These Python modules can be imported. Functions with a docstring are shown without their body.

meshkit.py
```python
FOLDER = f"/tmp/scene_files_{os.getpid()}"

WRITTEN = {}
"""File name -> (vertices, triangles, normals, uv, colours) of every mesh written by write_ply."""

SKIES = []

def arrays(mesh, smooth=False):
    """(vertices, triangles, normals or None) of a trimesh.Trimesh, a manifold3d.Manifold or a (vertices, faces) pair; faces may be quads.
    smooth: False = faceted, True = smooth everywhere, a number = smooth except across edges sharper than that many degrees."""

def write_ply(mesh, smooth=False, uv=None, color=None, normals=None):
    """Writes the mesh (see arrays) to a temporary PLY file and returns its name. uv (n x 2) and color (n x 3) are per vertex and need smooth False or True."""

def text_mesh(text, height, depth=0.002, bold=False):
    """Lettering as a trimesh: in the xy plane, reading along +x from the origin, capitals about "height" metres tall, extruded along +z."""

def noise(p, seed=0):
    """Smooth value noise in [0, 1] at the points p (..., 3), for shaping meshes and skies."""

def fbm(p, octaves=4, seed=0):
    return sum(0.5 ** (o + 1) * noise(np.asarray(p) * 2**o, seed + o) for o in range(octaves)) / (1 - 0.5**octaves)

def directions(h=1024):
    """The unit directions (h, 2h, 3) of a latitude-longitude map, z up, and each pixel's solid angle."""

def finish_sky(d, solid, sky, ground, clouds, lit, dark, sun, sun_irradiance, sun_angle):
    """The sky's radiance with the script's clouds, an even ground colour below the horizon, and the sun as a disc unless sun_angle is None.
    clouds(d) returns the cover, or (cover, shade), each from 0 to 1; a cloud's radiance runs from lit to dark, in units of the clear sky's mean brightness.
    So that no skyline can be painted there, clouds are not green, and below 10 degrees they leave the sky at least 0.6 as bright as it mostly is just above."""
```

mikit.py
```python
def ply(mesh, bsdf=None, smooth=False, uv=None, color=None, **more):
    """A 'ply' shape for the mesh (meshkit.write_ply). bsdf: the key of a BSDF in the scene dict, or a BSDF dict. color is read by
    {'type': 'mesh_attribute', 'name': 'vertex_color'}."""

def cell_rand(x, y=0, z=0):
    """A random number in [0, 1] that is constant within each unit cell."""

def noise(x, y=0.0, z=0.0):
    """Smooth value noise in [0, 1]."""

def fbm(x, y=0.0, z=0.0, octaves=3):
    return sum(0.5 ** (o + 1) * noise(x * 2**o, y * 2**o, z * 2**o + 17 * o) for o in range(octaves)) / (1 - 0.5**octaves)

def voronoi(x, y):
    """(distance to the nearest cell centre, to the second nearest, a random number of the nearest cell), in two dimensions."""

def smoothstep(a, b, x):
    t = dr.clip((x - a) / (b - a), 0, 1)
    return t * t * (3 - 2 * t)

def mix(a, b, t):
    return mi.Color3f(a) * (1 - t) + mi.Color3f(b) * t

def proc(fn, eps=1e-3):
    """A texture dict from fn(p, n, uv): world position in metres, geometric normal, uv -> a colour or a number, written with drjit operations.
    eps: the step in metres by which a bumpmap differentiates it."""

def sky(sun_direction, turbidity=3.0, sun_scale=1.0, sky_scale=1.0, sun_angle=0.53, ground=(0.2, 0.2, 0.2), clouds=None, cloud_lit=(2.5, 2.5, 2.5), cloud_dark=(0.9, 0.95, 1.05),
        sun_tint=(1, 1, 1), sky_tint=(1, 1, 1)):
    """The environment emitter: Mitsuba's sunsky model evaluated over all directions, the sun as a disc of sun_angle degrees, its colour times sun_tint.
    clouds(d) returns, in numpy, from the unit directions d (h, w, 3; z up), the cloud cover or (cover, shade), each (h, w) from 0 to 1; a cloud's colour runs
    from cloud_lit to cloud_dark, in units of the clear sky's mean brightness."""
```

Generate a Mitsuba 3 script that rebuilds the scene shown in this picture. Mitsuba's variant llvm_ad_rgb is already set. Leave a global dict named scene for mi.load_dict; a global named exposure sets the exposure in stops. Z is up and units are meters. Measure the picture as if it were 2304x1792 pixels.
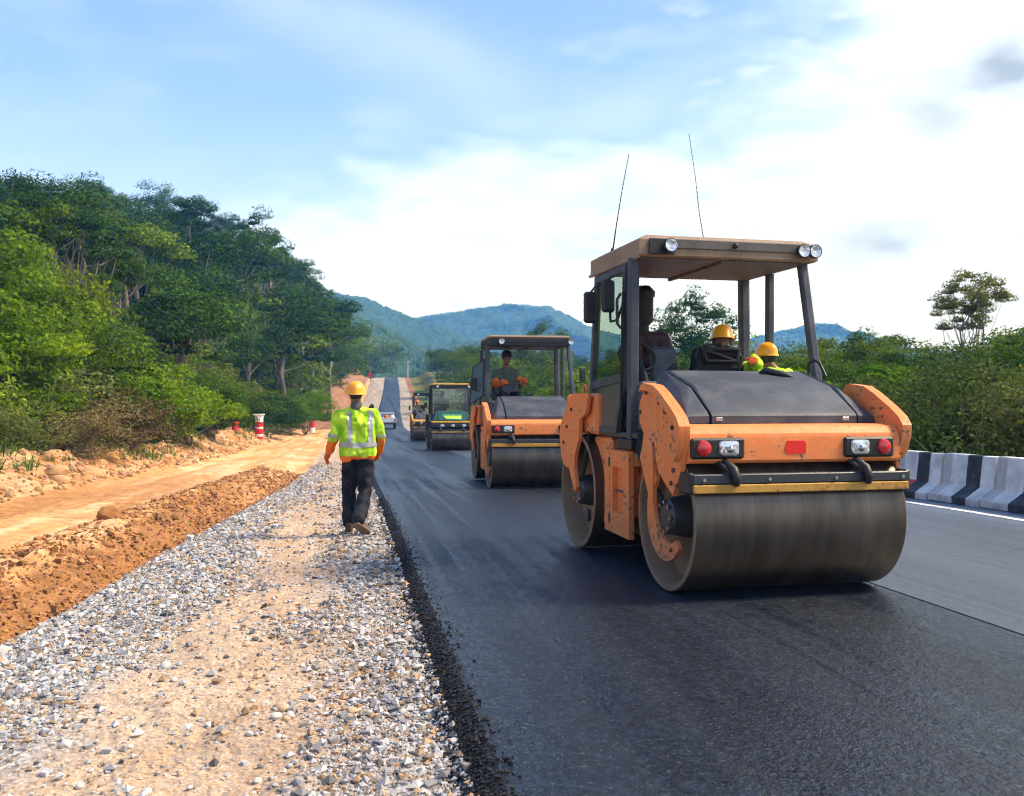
import math, random
import numpy as np, trimesh, mitsuba as mi, drjit as dr
import manifold3d as m3
from shapely.geometry import Polygon
from scipy.interpolate import PchipInterpolator
import mikit, meshkit
from mikit import proc, noise, fbm, voronoi, cell_rand, smoothstep, mix

T = mi.ScalarTransform4f
scene, labels = {}, {}
R0 = np.random.default_rng(7)

# ------------------------------------------------------------------ camera, sky, exposure
exposure = 2.75
CAM_H = 1.47
scene['air'] = {'type': 'homogeneous', 'albedo': {'type': 'rgb', 'value': [0.93, 0.95, 0.97]},
                'sigma_t': {'type': 'rgb', 'value': [0.00009, 0.00027, 0.00064]}}
scene['camera'] = {'type': 'thinlens', 'fov': 57.27, 'fov_axis': 'x', 'near_clip': 0.05, 'far_clip': 9000.0,
                   'aperture_radius': 0.004, 'focus_distance': 8.3,
                   'to_world': T().look_at(origin=[0, 0, CAM_H], target=[0, 1, CAM_H + 11 / 2110], up=[0, 0, 1]),
                   'medium': {'type': 'ref', 'id': 'air'}}
SUN_AZ, SUN_EL = math.radians(92), math.radians(47)
SUN = [math.sin(SUN_AZ) * math.cos(SUN_EL), math.cos(SUN_AZ) * math.cos(SUN_EL), math.sin(SUN_EL)]


def clouds(d):
    az = np.degrees(np.arctan2(d[..., 0], d[..., 1]))
    el = np.degrees(np.arcsin(np.clip(d[..., 2], -1, 1)))
    ss = lambda a, b, x: (lambda t: t * t * (3 - 2 * t))(np.clip((x - a) / (b - a), 0, 1))
    q = np.stack([d[..., 0] * 5, d[..., 1] * 5, d[..., 2] * 11], -1)
    warp = meshkit.fbm(q * 0.9, 3, 5)
    n1 = meshkit.fbm(q * 1.3 + warp[..., None] * 1.4, 5, 11)
    n2 = meshkit.fbm(q * 4.5 + warp[..., None] * 3.0, 5, 23)
    edge = np.interp(az, [-180, -120, -60, -30, -14, -5, 5, 13, 19, 26, 40, 90, 140, 180], [14, 20, 9, 3, 8, 13, 14.0, 16.0, 21, 36, 60, 60, 24, 14])
    body = ss(7.5, -6.0, el - edge + (n1 - 0.5) * 12 + (n2 - 0.5) * 8)
    # feathered streaks of high cloud across the blue
    along = (az + 14) * 0.28 + (el - 22.7)
    streak = np.exp(-((along + (n1 - .5) * 3) / 2.2) ** 2) * ss(-30, -12, az) * ss(8, -4, az) * (0.25 + 0.75 * n2)
    wisp = ss(0.50, 0.68, n2 * 0.7 + n1 * 0.3) * 0.95 * ss(6, 16, az) * ss(12, 18, el)
    thin = ss(0.45, 0.85, n1) * 0.30
    cover = np.clip(np.maximum.reduce([body, streak * 0.45, wisp * 1.0, thin]), 0, 1)
    hole = ss(0.50, 0.36, n1) * ss(11, 14, az) * ss(23, 19, az) * ss(17.5, 20.5, el) * 0.75
    cover = cover * (1 - hole)
    cover = np.maximum(cover, ss(18, 3, el) * 0.55)
    grey = np.exp(-(((az - 27.6) / 2.2) ** 2 + ((el - 17.4) / 1.1) ** 2)) + 0.7 * np.exp(-(((az - 24.6) / 1.6) ** 2 + ((el - 15.4) / .8) ** 2)) \
        + 0.4 * np.exp(-(((az - 21) / 5.5) ** 2 + ((el - 9.0) / 1.2) ** 2))
    shade = np.clip(grey * (0.25 + 1.5 * n2) * 1.0 + ss(0.42, 0.75, n2) * 0.22 + ss(.45, .7, n1) * .12 + ss(60, 150, np.abs(az)) * 0.15, 0, 1)
    return cover, shade


scene['sky'] = mikit.sky(SUN, turbidity=3, sun_scale=0.72, sun_angle=15, sky_scale=1.0, clouds=clouds,
                         cloud_lit=(1.62, 1.86, 2.2), cloud_dark=(0.72, 0.86, 1.06), sun_tint=(0.98, 0.98, 0.96), sky_tint=(1.14, 1.12, 1.26), ground=(0.2, 0.17, 0.13))

scene['haze'] = {'type': 'cube', 'to_world': T().translate([-250, 1500, 72]).scale([2600, 2000, 76]), 'bsdf': {'type': 'null'}, 'interior': {'type': 'ref', 'id': 'air'}}
labels['haze'] = {'label': 'thin bluish haze in the air over the valley', 'category': 'haze', 'kind': 'stuff'}

# ------------------------------------------------------------------ helpers


def unique(key):
    if key not in scene and key not in labels:
        return key
    i = 1
    while f'{key}_{i:03d}' in scene or f'{key}_{i:03d}' in labels:
        i += 1
    return f'{key}_{i:03d}'


def thing(name, label, cat, group=None):
    k = unique(name)
    labels[k] = {'label': label, 'category': cat}
    if group:
        labels[k]['group'] = group
    return k


def put(key, shape, label=None, kind=None, to=None):
    """one entry of the scene; the last piece of the key is numbered when taken"""
    head, _, tail = key.rpartition('__')
    k = key
    if k in scene or (not head and k in labels and False):
        i = 1
        while f'{key}_{i:03d}' in scene:
            i += 1
        k = f'{key}_{i:03d}'
    scene[k] = {**shape, **({'to_world': to} if to is not None else {})}
    if label or kind:
        labels.setdefault(k, {})
        if label:
            labels[k]['label'] = label
        if kind:
            labels[k]['kind'] = kind
    return k


def struct(name, mesh, bsdf, label, smooth=False, **kw):
    k = unique(name)
    scene[k] = mikit.ply(mesh, bsdf, smooth=smooth, **kw)
    labels[k] = {'label': label, 'category': name.replace('_', ' '), 'kind': 'structure'}
    return k


def tri(v, f):
    return trimesh.Trimesh(np.asarray(v, float), np.asarray(f, int), process=False)


def join(ms):
    return trimesh.util.concatenate([m for m in ms if m is not None])


def hull(pts):
    return trimesh.convex.convex_hull(np.asarray(pts, float))


def cbox(x0, x1, y0, y1, z0, z1, c=0.012):
    """box with chamfered edges"""
    c = min(c, 0.45 * min(abs(x1 - x0), abs(y1 - y0), abs(z1 - z0)))
    pts = []
    for X, sx in ((min(x0, x1), 1), (max(x0, x1), -1)):
        for Y, sy in ((min(y0, y1), 1), (max(y0, y1), -1)):
            for Z, sz in ((min(z0, z1), 1), (max(z0, z1), -1)):
                pts += [(X + sx * c, Y + sy * c, Z), (X + sx * c, Y, Z + sz * c), (X, Y + sy * c, Z + sz * c)]
    return hull(pts)


def tube(points, radii, sides=8, caps=True):
    p = np.asarray(points, float)
    r = np.broadcast_to(np.asarray(radii, float), (len(p),))
    t = np.gradient(p, axis=0)
    t /= np.linalg.norm(t, axis=1, keepdims=True) + 1e-12
    a = np.zeros_like(p)
    ref = np.array([0, 0, 1.0]) if abs(t[0, 2]) < 0.8 else np.array([1.0, 0, 0])
    for i in range(len(p)):
        v = ref - t[i] * (ref @ t[i])
        a[i] = v / (np.linalg.norm(v) + 1e-12)
        ref = a[i]
    b = np.cross(t, a)
    ang = np.arange(sides) * 2 * np.pi / sides
    v = p[:, None] + r[:, None, None] * (np.cos(ang)[None, :, None] * a[:, None] + np.sin(ang)[None, :, None] * b[:, None])
    i, j = np.meshgrid(np.arange(len(p) - 1), np.arange(sides), indexing='ij')
    q = np.stack([i * sides + j, i * sides + (j + 1) % sides, (i + 1) * sides + (j + 1) % sides, (i + 1) * sides + j], -1).reshape(-1, 4)
    f = np.vstack([q[:, [0, 1, 2]], q[:, [0, 2, 3]]])
    v = v.reshape(-1, 3)
    if caps:
        n = len(v)
        v = np.vstack([v, p[0], p[-1]])
        k = np.arange(sides)
        f = np.vstack([f, np.stack([(k + 1) % sides, k, k * 0 + n], 1), np.stack([(len(p) - 1) * sides + k, (len(p) - 1) * sides + (k + 1) % sides, k * 0 + n + 1], 1)])
    return tri(v, f)


def lathe(profile, axis_pt, n=48):
    """profile: (x, r) pairs turned round an axis along x through axis_pt"""
    pr = np.asarray(profile, float)
    ang = np.arange(n) * 2 * np.pi / n
    v = np.stack([np.repeat(pr[:, 0], n), np.outer(pr[:, 1], np.cos(ang)).ravel(), np.outer(pr[:, 1], np.sin(ang)).ravel()], 1) + np.asarray(axis_pt)
    i, j = np.meshgrid(np.arange(len(pr) - 1), np.arange(n), indexing='ij')
    q = np.stack([i * n + j, (i + 1) * n + j, (i + 1) * n + (j + 1) % n, i * n + (j + 1) % n], -1).reshape(-1, 4)
    m = tri(v, np.vstack([q[:, [0, 1, 2]], q[:, [0, 2, 3]]]))
    return m


def plate(poly, u0, u1, c=0.006):
    """polygon of (v, w) points, v towards the viewer, made a plate from u0 to u1 (x = u, y = -v, z = w)"""
    pg = Polygon(poly).buffer(0)
    m = trimesh.creation.extrude_polygon(pg, abs(u1 - u0), engine='earcut')
    v = np.array(m.vertices)
    out = np.stack([v[:, 2] + min(u0, u1), -v[:, 0], v[:, 1]], 1)
    r = tri(out, m.faces)
    if r.volume < 0:
        r.invert()
    return r


def blob(chains, length=0.03, smooth_it=12, seg=14):
    """one continuous surface: every bone the hull of the balls at its ends"""
    bones = []
    for ch in chains:
        for (p, r), (q, s) in zip(ch[:-1], ch[1:]):
            a = m3.Manifold.sphere(r, seg).translate(tuple(float(x) for x in p))
            b = m3.Manifold.sphere(s, seg).translate(tuple(float(x) for x in q))
            bones.append(m3.Manifold.batch_hull([a, b]))
    m = m3.Manifold.batch_boolean(bones, m3.OpType.Add).refine_to_length(length)
    mm = m.to_mesh()
    t = trimesh.Trimesh(mm.vert_properties[:, :3], mm.tri_verts, process=True)
    trimesh.smoothing.filter_taubin(t, lamb=0.5, nu=0.53, iterations=smooth_it)
    return t


# ------------------------------------------------------------------ materials


def two(b):
    return {'type': 'twosided', 'bsdf': b}


def plain(color, rough=0.6, metal=0.0, spec=0.5, **kw):
    return two({'type': 'principled', 'base_color': {'type': 'rgb', 'value': list(color)}, 'roughness': rough, 'metallic': metal, 'specular': spec, **kw})


def tex(fn, rough=0.6, metal=0.0, spec=0.5, bump=None, eps=1e-3, scale=1.0, **kw):
    b = {'type': 'principled', 'base_color': proc(fn), 'roughness': proc(rough) if callable(rough) else rough, 'metallic': metal, 'specular': spec, **kw}
    if bump is not None:
        b = {'type': 'bumpmap', 'arbitrary': proc(bump, eps), 'scale': scale, 'bsdf': b}
    return two(b)


UX = np.array([-0.1724, 0.98503])
RX = np.array([0.98503, 0.1724])


def road_st(p):
    return p.x * float(RX[0]) + p.y * float(RX[1]), p.x * float(UX[0]) + p.y * float(UX[1])


# fresh asphalt of the near lane
def c_new(p, n, uv):
    s, t = road_st(p)
    g = noise(p.x * 150, p.y * 150)
    band = fbm(s * 4.0, t * 0.18, octaves=3)
    spk = smoothstep(0.80, 0.95, noise(p.x * 90 + 7, p.y * 90))
    mid = noise(p.x * 34, p.y * 34)
    wob = 0.10 * (noise(t * 0.35, 3.0) - 0.5) + 0.02 * noise(t * 3.0, 5.0)
    lines = 0.0
    for o, k, w in ((1.32, 0.8, .018), (1.95, 0.5, .012), (2.62, 0.9, .016), (3.18, 0.6, .022), (3.62, 0.5, .012)):
        lines = lines + k * smoothstep(w, 0.0, dr.abs(s - o - wob)) * smoothstep(.45, .62, noise(t * .5 + o * 9, o))
    b = 0.003 + 0.007 * g + 0.006 * band + 0.007 * smoothstep(.45, .8, mid)
    b = b * (1 - 0.6 * dr.minimum(lines, 1))
    return mi.Color3f(b * 0.60, b * 1.0, b * 1.75) + mi.Color3f(0.035) * spk


def r_new(p, n, uv):
    s, t = road_st(p)
    roll = smoothstep(0.35, 0.65, 0.55 * fbm(s * 2.2, t * 0.10, octaves=3) + 0.45 * fbm(s * 13, t * 0.22, octaves=2))
    return 0.50 - 0.17 * roll + 0.20 * (noise(p.x * 60, p.y * 60) - 0.5) + 0.10 * (noise(p.x * 9, p.y * 9) - 0.5)


def b_asph(p, n, uv):
    return noise(p.x * 120, p.y * 120) * 0.0034 + noise(p.x * 50, p.y * 50) * 0.0042 + fbm(p.x * 7, p.y * 7) * 0.006


def c_old(p, n, uv):
    s, t = road_st(p)
    g = 0.5 * noise(p.x * 130, p.y * 130) + 0.5 * noise(p.x * 42, p.y * 42)
    band = fbm(s * 3.0, t * 0.12, octaves=3) + 0.8 * fbm(s * 14, t * 0.25, octaves=2) - 0.4
    dust = smoothstep(7.4, 8.6, s) * 0.12
    b = 0.022 + 0.034 * g + 0.026 * band + dust * 0.7
    return mi.Color3f(b * 0.78, b, b * 1.34)


def r_old(p, n, uv):
    s, t = road_st(p)
    return 0.41 - 0.13 * smoothstep(0.4, 0.62, 0.6 * fbm(s * 2.6, t * 0.16, octaves=3) + 0.4 * fbm(s * 12, t * 0.3, octaves=2)) + 0.1 * noise(p.x * 50, p.y * 50)


scene['m_asphalt'] = tex(c_new, r_new, spec=0.42, bump=b_asph, eps=2e-3)
scene['m_asphalt_worn'] = tex(c_old, r_old, spec=0.75, bump=b_asph, eps=2e-3)


def c_edge(p, n, uv):
    g = noise(p.x * 90, p.y * 90, p.z * 90)
    b = 0.007 + 0.016 * g * g
    return mi.Color3f(b, b * 1.02, b * 1.08)


scene['m_asphalt_edge'] = tex(c_edge, 0.55, spec=0.5, bump=lambda p, n, uv: noise(p.x * 55, p.y * 55, p.z * 55) * 0.008, eps=3e-3)


# laterite earth of track, bank and mound
def c_dirt(p, n, uv):
    s, t = road_st(p)
    big = fbm(p.x * 0.6, p.y * 0.6, octaves=4)
    fine = fbm(p.x * 9, p.y * 9, p.z * 9, octaves=3)
    track = fbm(s * 3.2, t * 0.16, octaves=3)
    pale, rust, brown = (0.52, 0.345, 0.20), (0.42, 0.22, 0.092), (0.25, 0.118, 0.048)
    c = mix(rust, pale, smoothstep(0.40, 0.66, 0.45 * big + 0.55 * track))
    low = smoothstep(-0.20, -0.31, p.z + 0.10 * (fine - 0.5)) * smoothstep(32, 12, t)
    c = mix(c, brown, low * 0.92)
    return c * (0.62 + 0.76 * fine)


scene['m_dirt'] = tex(c_dirt, 0.92, spec=0.15, bump=lambda p, n, uv: fbm(p.x * 14, p.y * 14, p.z * 14, octaves=4) * 0.03, eps=6e-3)


def c_mound(p, n, uv):
    big = fbm(p.x * 1.3, p.y * 1.3, p.z * 2, octaves=4)
    fine = fbm(p.x * 8, p.y * 8, p.z * 8, octaves=3)
    c = mix((0.34, 0.165, 0.068), (0.42, 0.275, 0.155), smoothstep(0.35, 0.62, big))
    return c * (0.55 + 0.85 * fine)


scene['m_mound'] = tex(c_mound, 0.95, spec=0.1, bump=lambda p, n, uv: fbm(p.x * 6, p.y * 6, p.z * 6, octaves=4) * 0.10, eps=1e-2)


def c_gravel(p, n, uv):
    s, t = road_st(p)
    big = fbm(p.x * 1.1, p.y * 1.1, octaves=4)
    d1, d2, k = voronoi(p.x * 38, p.y * 38)
    stone = mix((0.17, 0.17, 0.175), (0.50, 0.49, 0.475), k)
    gap = smoothstep(0.0, 0.16, d2 - d1)
    sand = mix((0.40, 0.245, 0.13), (0.52, 0.385, 0.26), fbm(p.x * 3.1, p.y * 1.2, octaves=3))
    sandy = smoothstep(-1.75, -1.1, s + 0.9 * (big - 0.5)) * smoothstep(0.15, -0.45, s + 0.9 * (big - 0.5))
    sandy = mix((0.12,) * 3, (0.80,) * 3, sandy).x
    grain = 0.5 * noise(p.x * 70, p.y * 70) + 0.5 * noise(p.x * 160, p.y * 160)
    e1, e2, ek = voronoi(p.x * 75 + 9, p.y * 75)
    chip = smoothstep(0.34, 0.24, e1) * smoothstep(0.62, 0.66, ek)
    sand = mix(sand, mix((0.16, 0.15, 0.15), (0.66, 0.63, 0.60), cell_rand(ek * 999)), chip * 0.85)
    c = mix(stone * (0.45 + 0.55 * gap), sand * (0.52 + 0.80 * grain) * (0.80 + 0.4 * big), sandy)
    return c


scene['m_gravel_bed'] = tex(c_gravel, 0.9, spec=0.2, bump=lambda p, n, uv: noise(p.x * 60, p.y * 60) * 0.008 + noise(p.x * 24, p.y * 24) * 0.012, eps=4e-3)


def c_pale(p, n, uv):
    s, t = road_st(p)
    b = 0.19 + 0.16 * (fbm(s * 2, t * 0.15, octaves=3) - 0.5) + 0.06 * noise(p.x * 3, p.y * 3)
    return mi.Color3f(b * 1.08, b * 0.97, b * 0.86)


scene['m_pale_base'] = tex(c_pale, 0.9, spec=0.2)
scene['m_verge'] = tex(lambda p, n, uv: mix((0.10, 0.085, 0.035), (0.06, 0.10, 0.025), smoothstep(.35, .65, fbm(p.x * .5, p.y * .5))) * (0.6 + 0.8 * fbm(p.x * 6, p.y * 6)), 0.95, spec=0.1)
scene['m_forest_floor'] = tex(lambda p, n, uv: mix((0.022, 0.036, 0.014), (0.045, 0.06, 0.02), fbm(p.x * .7, p.y * .7)), 0.95, spec=0.1)
scene['m_red_cut'] = tex(lambda p, n, uv: mix((0.15, 0.068, 0.038), (0.235, 0.14, 0.088), fbm(p.x * .6, p.y * .6, p.z * 1.5, octaves=4)) * (0.7 + 0.6 * fbm(p.x * 3, p.y * 3, p.z * 3)), 0.95, spec=0.1)
scene['m_vc_stone'] = two({'type': 'principled', 'base_color': {'type': 'mesh_attribute', 'name': 'vertex_color'}, 'roughness': 0.75, 'specular': 0.35})
scene['m_vc_soil'] = two({'type': 'principled', 'base_color': {'type': 'mesh_attribute', 'name': 'vertex_color'}, 'roughness': 0.95, 'specular': 0.1})
scene['m_vc_leaf'] = two({'type': 'principled', 'base_color': {'type': 'mesh_attribute', 'name': 'vertex_color'}, 'roughness': 0.7, 'specular': 0.2})


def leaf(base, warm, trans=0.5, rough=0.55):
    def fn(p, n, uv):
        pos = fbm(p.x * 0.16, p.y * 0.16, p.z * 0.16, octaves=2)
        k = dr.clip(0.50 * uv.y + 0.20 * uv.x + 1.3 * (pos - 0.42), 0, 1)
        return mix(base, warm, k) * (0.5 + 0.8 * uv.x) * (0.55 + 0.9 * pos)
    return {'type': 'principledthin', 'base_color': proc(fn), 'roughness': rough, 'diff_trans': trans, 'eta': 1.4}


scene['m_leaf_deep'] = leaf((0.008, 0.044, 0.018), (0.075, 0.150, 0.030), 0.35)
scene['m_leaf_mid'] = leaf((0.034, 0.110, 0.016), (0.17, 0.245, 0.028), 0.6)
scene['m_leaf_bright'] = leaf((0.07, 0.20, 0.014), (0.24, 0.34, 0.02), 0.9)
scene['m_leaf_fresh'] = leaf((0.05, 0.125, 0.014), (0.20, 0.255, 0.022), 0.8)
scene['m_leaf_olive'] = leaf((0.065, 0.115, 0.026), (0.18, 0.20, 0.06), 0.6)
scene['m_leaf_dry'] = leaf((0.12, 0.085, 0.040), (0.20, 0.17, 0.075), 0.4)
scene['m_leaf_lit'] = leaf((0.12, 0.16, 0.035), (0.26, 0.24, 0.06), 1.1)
scene['m_bark'] = tex(lambda p, n, uv: mix((0.14, 0.115, 0.09), (0.34, 0.30, 0.25), fbm(p.x * 2.5, p.y * 2.5, p.z * 0.7)), 0.9, spec=0.15)

# ------------------------------------------------------------------ the lie of the land, in metres across (s) and along (t) the road
ZR = PchipInterpolator([-80, 0, 10, 19, 42, 70, 95, 115, 140, 170, 200, 218, 240, 300, 420, 3200], [0, 0, -.01, -.155, -.63, -.95, -1.05, -.38, 1.3, 3.9, 6.6, 7.3, 7.0, 4.0, 2.0, 2.0])
CC = PchipInterpolator([-80, 0, 40, 70, 95, 115, 140, 170, 200, 240, 320, 3200], [0, 0, 0, .6, 1.6, 2.7, 4.2, 5.8, 7.2, 9.2, 13, 13])
SG = lambda t: np.interp(t, [-10, 0, 7, 12, 23, 29, 60, 100, 250], [-2.75, -2.65, -2.36, -2.0, -1.25, -1.0, -1.1, -2.0, -2.2])
ST = lambda t: np.interp(t, [-10, 0, 18, 30, 47, 90, 120, 250], [-6.7, -6.6, -6.2, -5.6, -5.3, -5.2, -4.6, -4.6])


def sstep(a, b, x):
    t = np.clip((x - a) / (b - a), 0, 1)
    return t * t * (3 - 2 * t)


def height(s, t):
    s, t = np.broadcast_arrays(np.asarray(s, float), np.asarray(t, float))
    sg, sT = SG(t), ST(t)
    P = np.stack([s, t, 0 * s], -1)
    fade = sstep(60, 15, t)
    d = 0.34 * sstep(45, 10, t) + 0.08                               # depth of the ditch beside the gravel
    h = np.zeros(s.shape)
    knots = [sT - 3.6, sT - 2.4, sT - 1.2, sT - .15, sT + .5, sg - 1.55, sg - 0.95, sg - 0.5, sg - 0.14, sg + .12, 0.45 + 0 * s, 0.60 + 0 * s]
    lump = meshkit.fbm(P * [0.8, 0.55, 1], 3, 3)
    mh = (0.30 + 0.85 * lump) * np.interp(t, [0, 22, 34, 44, 58, 66, 90], [.8, .85, .55, .85, 1.15, .3, .15])
    vals = [-.05 + 0 * s, mh * .75 - .05, mh - .1, -.12 + .25 * mh, -.17 + 0 * s, -.13 + .05 * lump, -.2 - .25 * d, -.16 - d, -.24 - .5 * d * 0.5, -.19 + 0 * s, -.125 + 0 * s, 0 * s]
    for k in range(len(knots) - 1):
        a, b = knots[k], knots[k + 1]
        m = (s >= a) & (s < b)
        f = np.clip((s - a) / np.maximum(b - a, 1e-6), 0, 1)
        h = np.where(m, vals[k] * (1 - f) + vals[k + 1] * f, h)
    left = s < knots[0]
    h = np.where(left, -.05, h)
    # roughness
    earth = (s < sg)
    h += np.where(earth & (s > sT - 3.8), (meshkit.fbm(P * [2.4, 2.0, 1], 4, 8) - .5) * (0.10 + 0.26 * sstep(sT + .1, sT - .8, s)), 0)
    rut = sum(np.exp(-((s - (sT * 0.62 + sg * 0.38) - o) / .30) ** 2) for o in (-0.85, 0.85))
    h += np.where(earth, -.05 * rut * (0.6 + .8 * meshkit.noise(P * [.5, .25, 1], 4)), 0)
    clod = sstep(sg - 1.7, sg - 1.2, s) * sstep(sg - 0.1, sg - 0.5, s)
    h += clod * (meshkit.fbm(P * [7, 6, 1], 4, 9) - .42) * 0.24 * sstep(40, 14, t)
    grav = sstep(sg - .3, sg + .1, s) * sstep(.5, .35, s)
    h += grav * ((meshkit.fbm(P * [2.2, 1.5, 1], 3, 12) - .5) * 0.10 + (meshkit.fbm(P * [14, 12, 1], 2, 13) - .5) * 0.03)
    # wooded hillside
    over = np.maximum(-(s + 11.5), 0)
    rise = np.interp(t, [0, 20, 45, 80, 150, 230, 330], [.30, .36, .62, 1.0, 1.25, 1.0, .4])
    hill = 27 * (1 - np.exp(-over * rise / 27))
    h += hill + np.where(over > 0, (meshkit.fbm(P * .12, 3, 6) - .5) * np.minimum(over, 3) * .5, 0)
    # bare cut bank beside the climb
    cut = sstep(92, 130, t) * sstep(300, 240, t)
    h += cut * 2.3 * sstep(-3.6, -7.2, s + .5 * (meshkit.noise(P * .3, 7) - .5))
    # right of the barrier
    h += np.where(s > 9.5, -.45 * sstep(9.5, 12.5, s) + (meshkit.fbm(P * .25, 3, 5) - .5) * .5 * sstep(10, 14, s) + .035 * np.clip(s - 40, 0, 400) * sstep(60, 140, t), 0)
    h += sstep(100, 140, t) * sstep(7.2, 10.5, s) * 1.6
    zt = ZR(np.clip(t, -80, 3200))
    return h + zt


def world(s, t, dz=0.0):
    s, t = np.broadcast_arrays(np.asarray(s, float), np.asarray(t, float))
    q = s + CC(np.clip(t, -80, 3200))
    return np.stack([q * RX[0] + t * UX[0], q * RX[1] + t * UX[1], height(s, t) + dz], -1)


def st_of(x, y):
    t = x * UX[0] + y * UX[1]
    return x * RX[0] + y * RX[1] - CC(np.clip(t, -80, 3200)), t


def spot(px, py, d):
    """a point d metres ahead that the photograph (2304 x 1792) shows at px, py"""
    return np.array([(px - 1152) / 2110 * d, d, CAM_H - (py - 907) / 2110 * d])


TN = np.concatenate([np.linspace(-60, 1.5, 14), 2.0 * np.exp(np.arange(0, 330) * 0.0105), np.geomspace(65, 320, 90), np.geomspace(340, 2100, 16)])


def strip(a, b, n, tn=TN, power=1.0):
    """sheet between the lines a(t) and b(t)"""
    A = a(tn) if callable(a) else np.full(len(tn), float(a))
    B = b(tn) if callable(b) else np.full(len(tn), float(b))
    w = np.linspace(0, 1, n) if np.isscalar(n) else np.asarray(n)
    S = A[:, None] * (1 - w) + B[:, None] * w
    v = world(S, tn[:, None] + 0 * S)
    r, c = S.shape
    i, j = np.meshgrid(np.arange(r - 1), np.arange(c - 1), indexing='ij')
    q = np.stack([i * c + j, i * c + j + 1, (i + 1) * c + j + 1, (i + 1) * c + j], -1).reshape(-1, 4)
    return tri(v.reshape(-1, 3), np.vstack([q[:, [0, 1, 2]], q[:, [0, 2, 3]]]))


far = np.concatenate([[0], 1 - np.geomspace(1, .004, 60)[1:], [1]])
struct('hillside', strip(-1500, lambda t: ST(t) - 3.6, np.unique(far)), 'm_forest_floor', 'steep forest floor of the wooded hillside rising beside the track', smooth=True)
struct('embankment', strip(lambda t: ST(t) - 3.6, lambda t: ST(t) + .1, 46), 'm_mound', 'heaped rubbly orange earth along the edge of the dirt track')
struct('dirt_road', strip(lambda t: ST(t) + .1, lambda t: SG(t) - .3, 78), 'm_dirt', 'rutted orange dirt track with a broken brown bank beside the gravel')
struct('road_shoulder', strip(lambda t: SG(t) - .3, .45, 64), 'm_gravel_bed', 'gravel and sandy shoulder that the worker walks along')
near_t = TN[TN < 340]
struct('asphalt_edge', strip(.45, .60, 7), 'm_asphalt_edge', 'rough black sloping edge of the fresh asphalt layer')
lane_right = lambda t: np.interp(t, [85, 130, 215], [4.21, 3.5, 3.2])
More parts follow.
